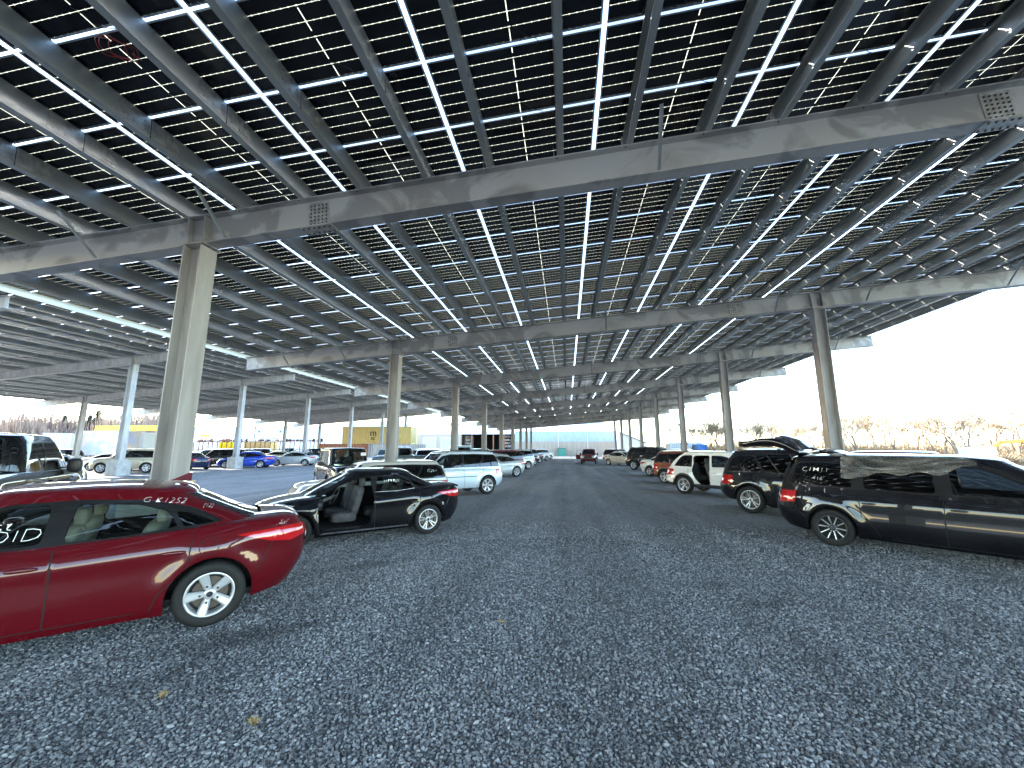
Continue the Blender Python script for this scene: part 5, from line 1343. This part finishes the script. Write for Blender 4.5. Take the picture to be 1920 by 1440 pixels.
# grassy mound beyond the warehouse
mb=MB(); n=40; vs=[]
xa,xb=un(740,800,210)[0],un(1010,800,210)[0]; top=un(850,792,210)[1]
for i in range(n+1):
    t=i/n; x=xa+(xb-xa)*t; h=top*min(1,math.sin(PI*t)*1.7)**.8*(1+.03*math.sin(t*23))
    for j,(yy,q) in enumerate(((190,0),(203,.75),(210,1),(225,1),(250,0))): vs.append((x,yy,max(0,h*q)-.05))
mb.add(vs,[(i*5+j,i*5+5+j,i*5+6+j,i*5+1+j) for i in range(n) for j in range(4)],noisy(mat('mound_grass',(.3,.33,.12),.9),(.22,.27,.09),(.38,.36,.17),.05),True); o=mb.build('grassy_hill'); kind(o,'structure','yellow-green grassy mound rising behind the warehouse','hill')
# loose stones near the camera: real geometry, instanced because nobody could count them
sm=bpy.data.materials.new('gravel_stone'); sm.use_nodes=True; bs=sm.node_tree.nodes['Principled BSDF']; bs.inputs['Roughness'].default_value=.62; bs.inputs['Specular IOR Level'].default_value=.35
oi=nd(sm,'ShaderNodeObjectInfo'); cr=nd(sm,'ShaderNodeValToRGB'); e=cr.color_ramp.elements; e[0].position=0; e[0].color=(.07,.072,.077,1); e[1].position=1; e[1].color=(.5,.5,.5,1)
for p,c in ((.5,.21),(.9,.32),(.995,.38)): k=e.new(p); k.color=(c,c,c*1.01,1)
lk(sm,oi.outputs['Random'],cr.inputs[0]); tc=nd(sm,'ShaderNodeNewGeometry')
class _T: outputs={'Object':tc.outputs['Position']}
mx=nd(sm,'ShaderNodeMix'); mx.data_type='RGBA'; mx.blend_type='MULTIPLY'; mx.inputs[0].default_value=1; lk(sm,cr.outputs[0],mx.inputs[6]); lk(sm,stain_nodes(sm,_T),mx.inputs[7])
nz=nd(sm,'ShaderNodeTexNoise'); nz.inputs['Scale'].default_value=90; lk(sm,tc.outputs['Position'],nz.inputs['Vector']); mr=nd(sm,'ShaderNodeMapRange'); mr.inputs[3].default_value=.7; mr.inputs[4].default_value=1.3; lk(sm,nz.outputs[0],mr.inputs[0])
m3=nd(sm,'ShaderNodeMix'); m3.data_type='RGBA'; m3.blend_type='MULTIPLY'; m3.inputs[0].default_value=1; lk(sm,mx.outputs[2],m3.inputs[6]); lk(sm,mr.outputs[0],m3.inputs[7]); lk(sm,m3.outputs[2],bs.inputs['Base Color'])
rs=random.Random(77); vs=[];rt=[];sc=[]
y=.55
while y<10.5:
    st=.0180+.0018*max(0,y-2.5); 
    lo=-(1.55*y+1.7); hi=1.15*y+1.5
    lo=max(lo,-6.9); hi=min(hi,8)
    x=lo
    while x<hi:
        px=x+rs.uniform(-.5,.5)*st; py=y+rs.uniform(-.5,.5)*st; s=rs.uniform(.55,1.15)*.0115*(1+.03*max(0,y-2.5)); s*=1.3 if rs.random()<.04 else 1
        if py>7 and rs.random()<(py-7)/3.5*1.02: x+=st; continue
        vs.append((px,py,s*.30+rs.uniform(-.003,.006))); rt.append((rs.uniform(-.5,.5),rs.uniform(-.5,.5),rs.uniform(0,6.28))); sc.append((s*rs.uniform(.8,1.45),s*rs.uniform(.7,1.05),s*rs.uniform(.5,.85)))
        x+=st
    y+=st
me=bpy.data.meshes.new('loose_gravel'); me.from_pydata(vs,[],[])
a=me.attributes.new('rt','FLOAT_VECTOR','POINT'); a.data.foreach_set('vector',[c for v in rt for c in v])
a=me.attributes.new('sc','FLOAT_VECTOR','POINT'); a.data.foreach_set('vector',[c for v in sc for c in v])
lo_=bpy.data.objects.new('loose_gravel',me); COL.objects.link(lo_); kind(lo_,'stuff','loose dark crushed stones over the near part of the lot','gravel'); me.materials.append(sm)
print('stones',len(vs))
ng=bpy.data.node_groups.new('stones','GeometryNodeTree'); ng.interface.new_socket('Geometry',in_out='INPUT',socket_type='NodeSocketGeometry'); ng.interface.new_socket('Geometry',in_out='OUTPUT',socket_type='NodeSocketGeometry')
N=ng.nodes; L=ng.links; gi=N.new('NodeGroupInput'); go=N.new('NodeGroupOutput'); ip=N.new('GeometryNodeInstanceOnPoints'); L.new(gi.outputs[0],ip.inputs['Points'])
g2=N.new('GeometryNodeGeometryToInstance')
for s in range(5):
    ic=N.new('GeometryNodeMeshIcoSphere'); ic.inputs['Radius'].default_value=1; ic.inputs['Subdivisions'].default_value=2
    sp_=N.new('GeometryNodeSetPosition'); ps=N.new('GeometryNodeInputPosition'); nt_=N.new('ShaderNodeTexNoise'); nt_.noise_dimensions='4D'; nt_.inputs['W'].default_value=s*7.3; nt_.inputs['Scale'].default_value=.9; nt_.inputs['Detail'].default_value=1
    L.new(ps.outputs[0],nt_.inputs['Vector']); sb=N.new('ShaderNodeVectorMath'); sb.operation='SUBTRACT'; L.new(nt_.outputs['Color'],sb.inputs[0]); sb.inputs[1].default_value=(.5,.5,.5)
    ml_=N.new('ShaderNodeVectorMath'); ml_.operation='SCALE'; ml_.inputs['Scale'].default_value=1.9; L.new(sb.outputs[0],ml_.inputs[0])
    L.new(ic.outputs[0],sp_.inputs['Geometry']); L.new(ml_.outputs[0],sp_.inputs['Offset'])
    sm_=N.new('GeometryNodeSetMaterial'); sm_.inputs['Material'].default_value=sm; L.new(sp_.outputs[0],sm_.inputs['Geometry'])
    L.new(sm_.outputs[0],g2.inputs[0])
L.new(g2.outputs[0],ip.inputs['Instance']); ip.inputs['Pick Instance'].default_value=True
for nm,sk,cls in (('rt','Rotation','FLOAT_VECTOR'),('sc','Scale','FLOAT_VECTOR')):
    na=N.new('GeometryNodeInputNamedAttribute'); na.data_type=cls; na.inputs['Name'].default_value=nm
    if nm=='rt':
        er=N.new('FunctionNodeEulerToRotation'); L.new(na.outputs[0],er.inputs[0]); L.new(er.outputs[0],ip.inputs[sk])
    else: L.new(na.outputs[0],ip.inputs[sk])
L.new(ip.outputs[0],go.inputs[0])
md=lo_.modifiers.new('stones','NODES'); md.node_group=ng

# light
SUN_EL,SUN_AZ=R(15),R(76)      # azimuth measured from +Y towards -X
w=bpy.data.worlds.new('World'); scene.world=w; w.use_nodes=True; nt=w.node_tree; bg=nt.nodes['Background']
sky=nt.nodes.new('ShaderNodeTexSky'); sky.sky_type='NISHITA'; sky.sun_disc=False; sky.sun_elevation=SUN_EL; sky.sun_rotation=-SUN_AZ; sky.air_density=1.; sky.dust_density=.35; sky.ozone_density=1.5
nt.links.new(sky.outputs[0],bg.inputs[0]); bg.inputs[1].default_value=.15
sd=Vector((-math.sin(SUN_AZ)*math.cos(SUN_EL),math.cos(SUN_AZ)*math.cos(SUN_EL),math.sin(SUN_EL)))
sl=bpy.data.lights.new('sun','SUN'); sl.energy=2.6; sl.angle=R(.5); sl.color=(1,.955,.89); so=bpy.data.objects.new('sun',sl); COL.objects.link(so)
so.rotation_euler=sd.to_track_quat('Z','Y').to_euler()
cam=bpy.data.cameras.new('camera'); co=bpy.data.objects.new('camera',cam); COL.objects.link(co); co.location=(0,0,EYE); co.rotation_euler=(R(90+9.2),0,R(7.85))
cam.sensor_width=36; cam.lens=36*CF/1920; cam.clip_end=4000; cam.clip_start=.05; scene.camera=co
scene.view_settings.view_transform='Standard'; scene.view_settings.look='None'; scene.view_settings.gamma=1; scene.view_settings.exposure=3.55
scene.cycles.max_bounces=10; scene.cycles.transparent_max_bounces=24; scene.cycles.diffuse_bounces=4; scene.cycles.glossy_bounces=5
scene.cycles.sample_clamp_indirect=8
# drop unused data labels: every thing without a category is a part
for o in bpy.data.objects:
    if o.parent is None and o.type in('MESH','EMPTY') and 'label' not in o: print('UNLABELLED',o.name)
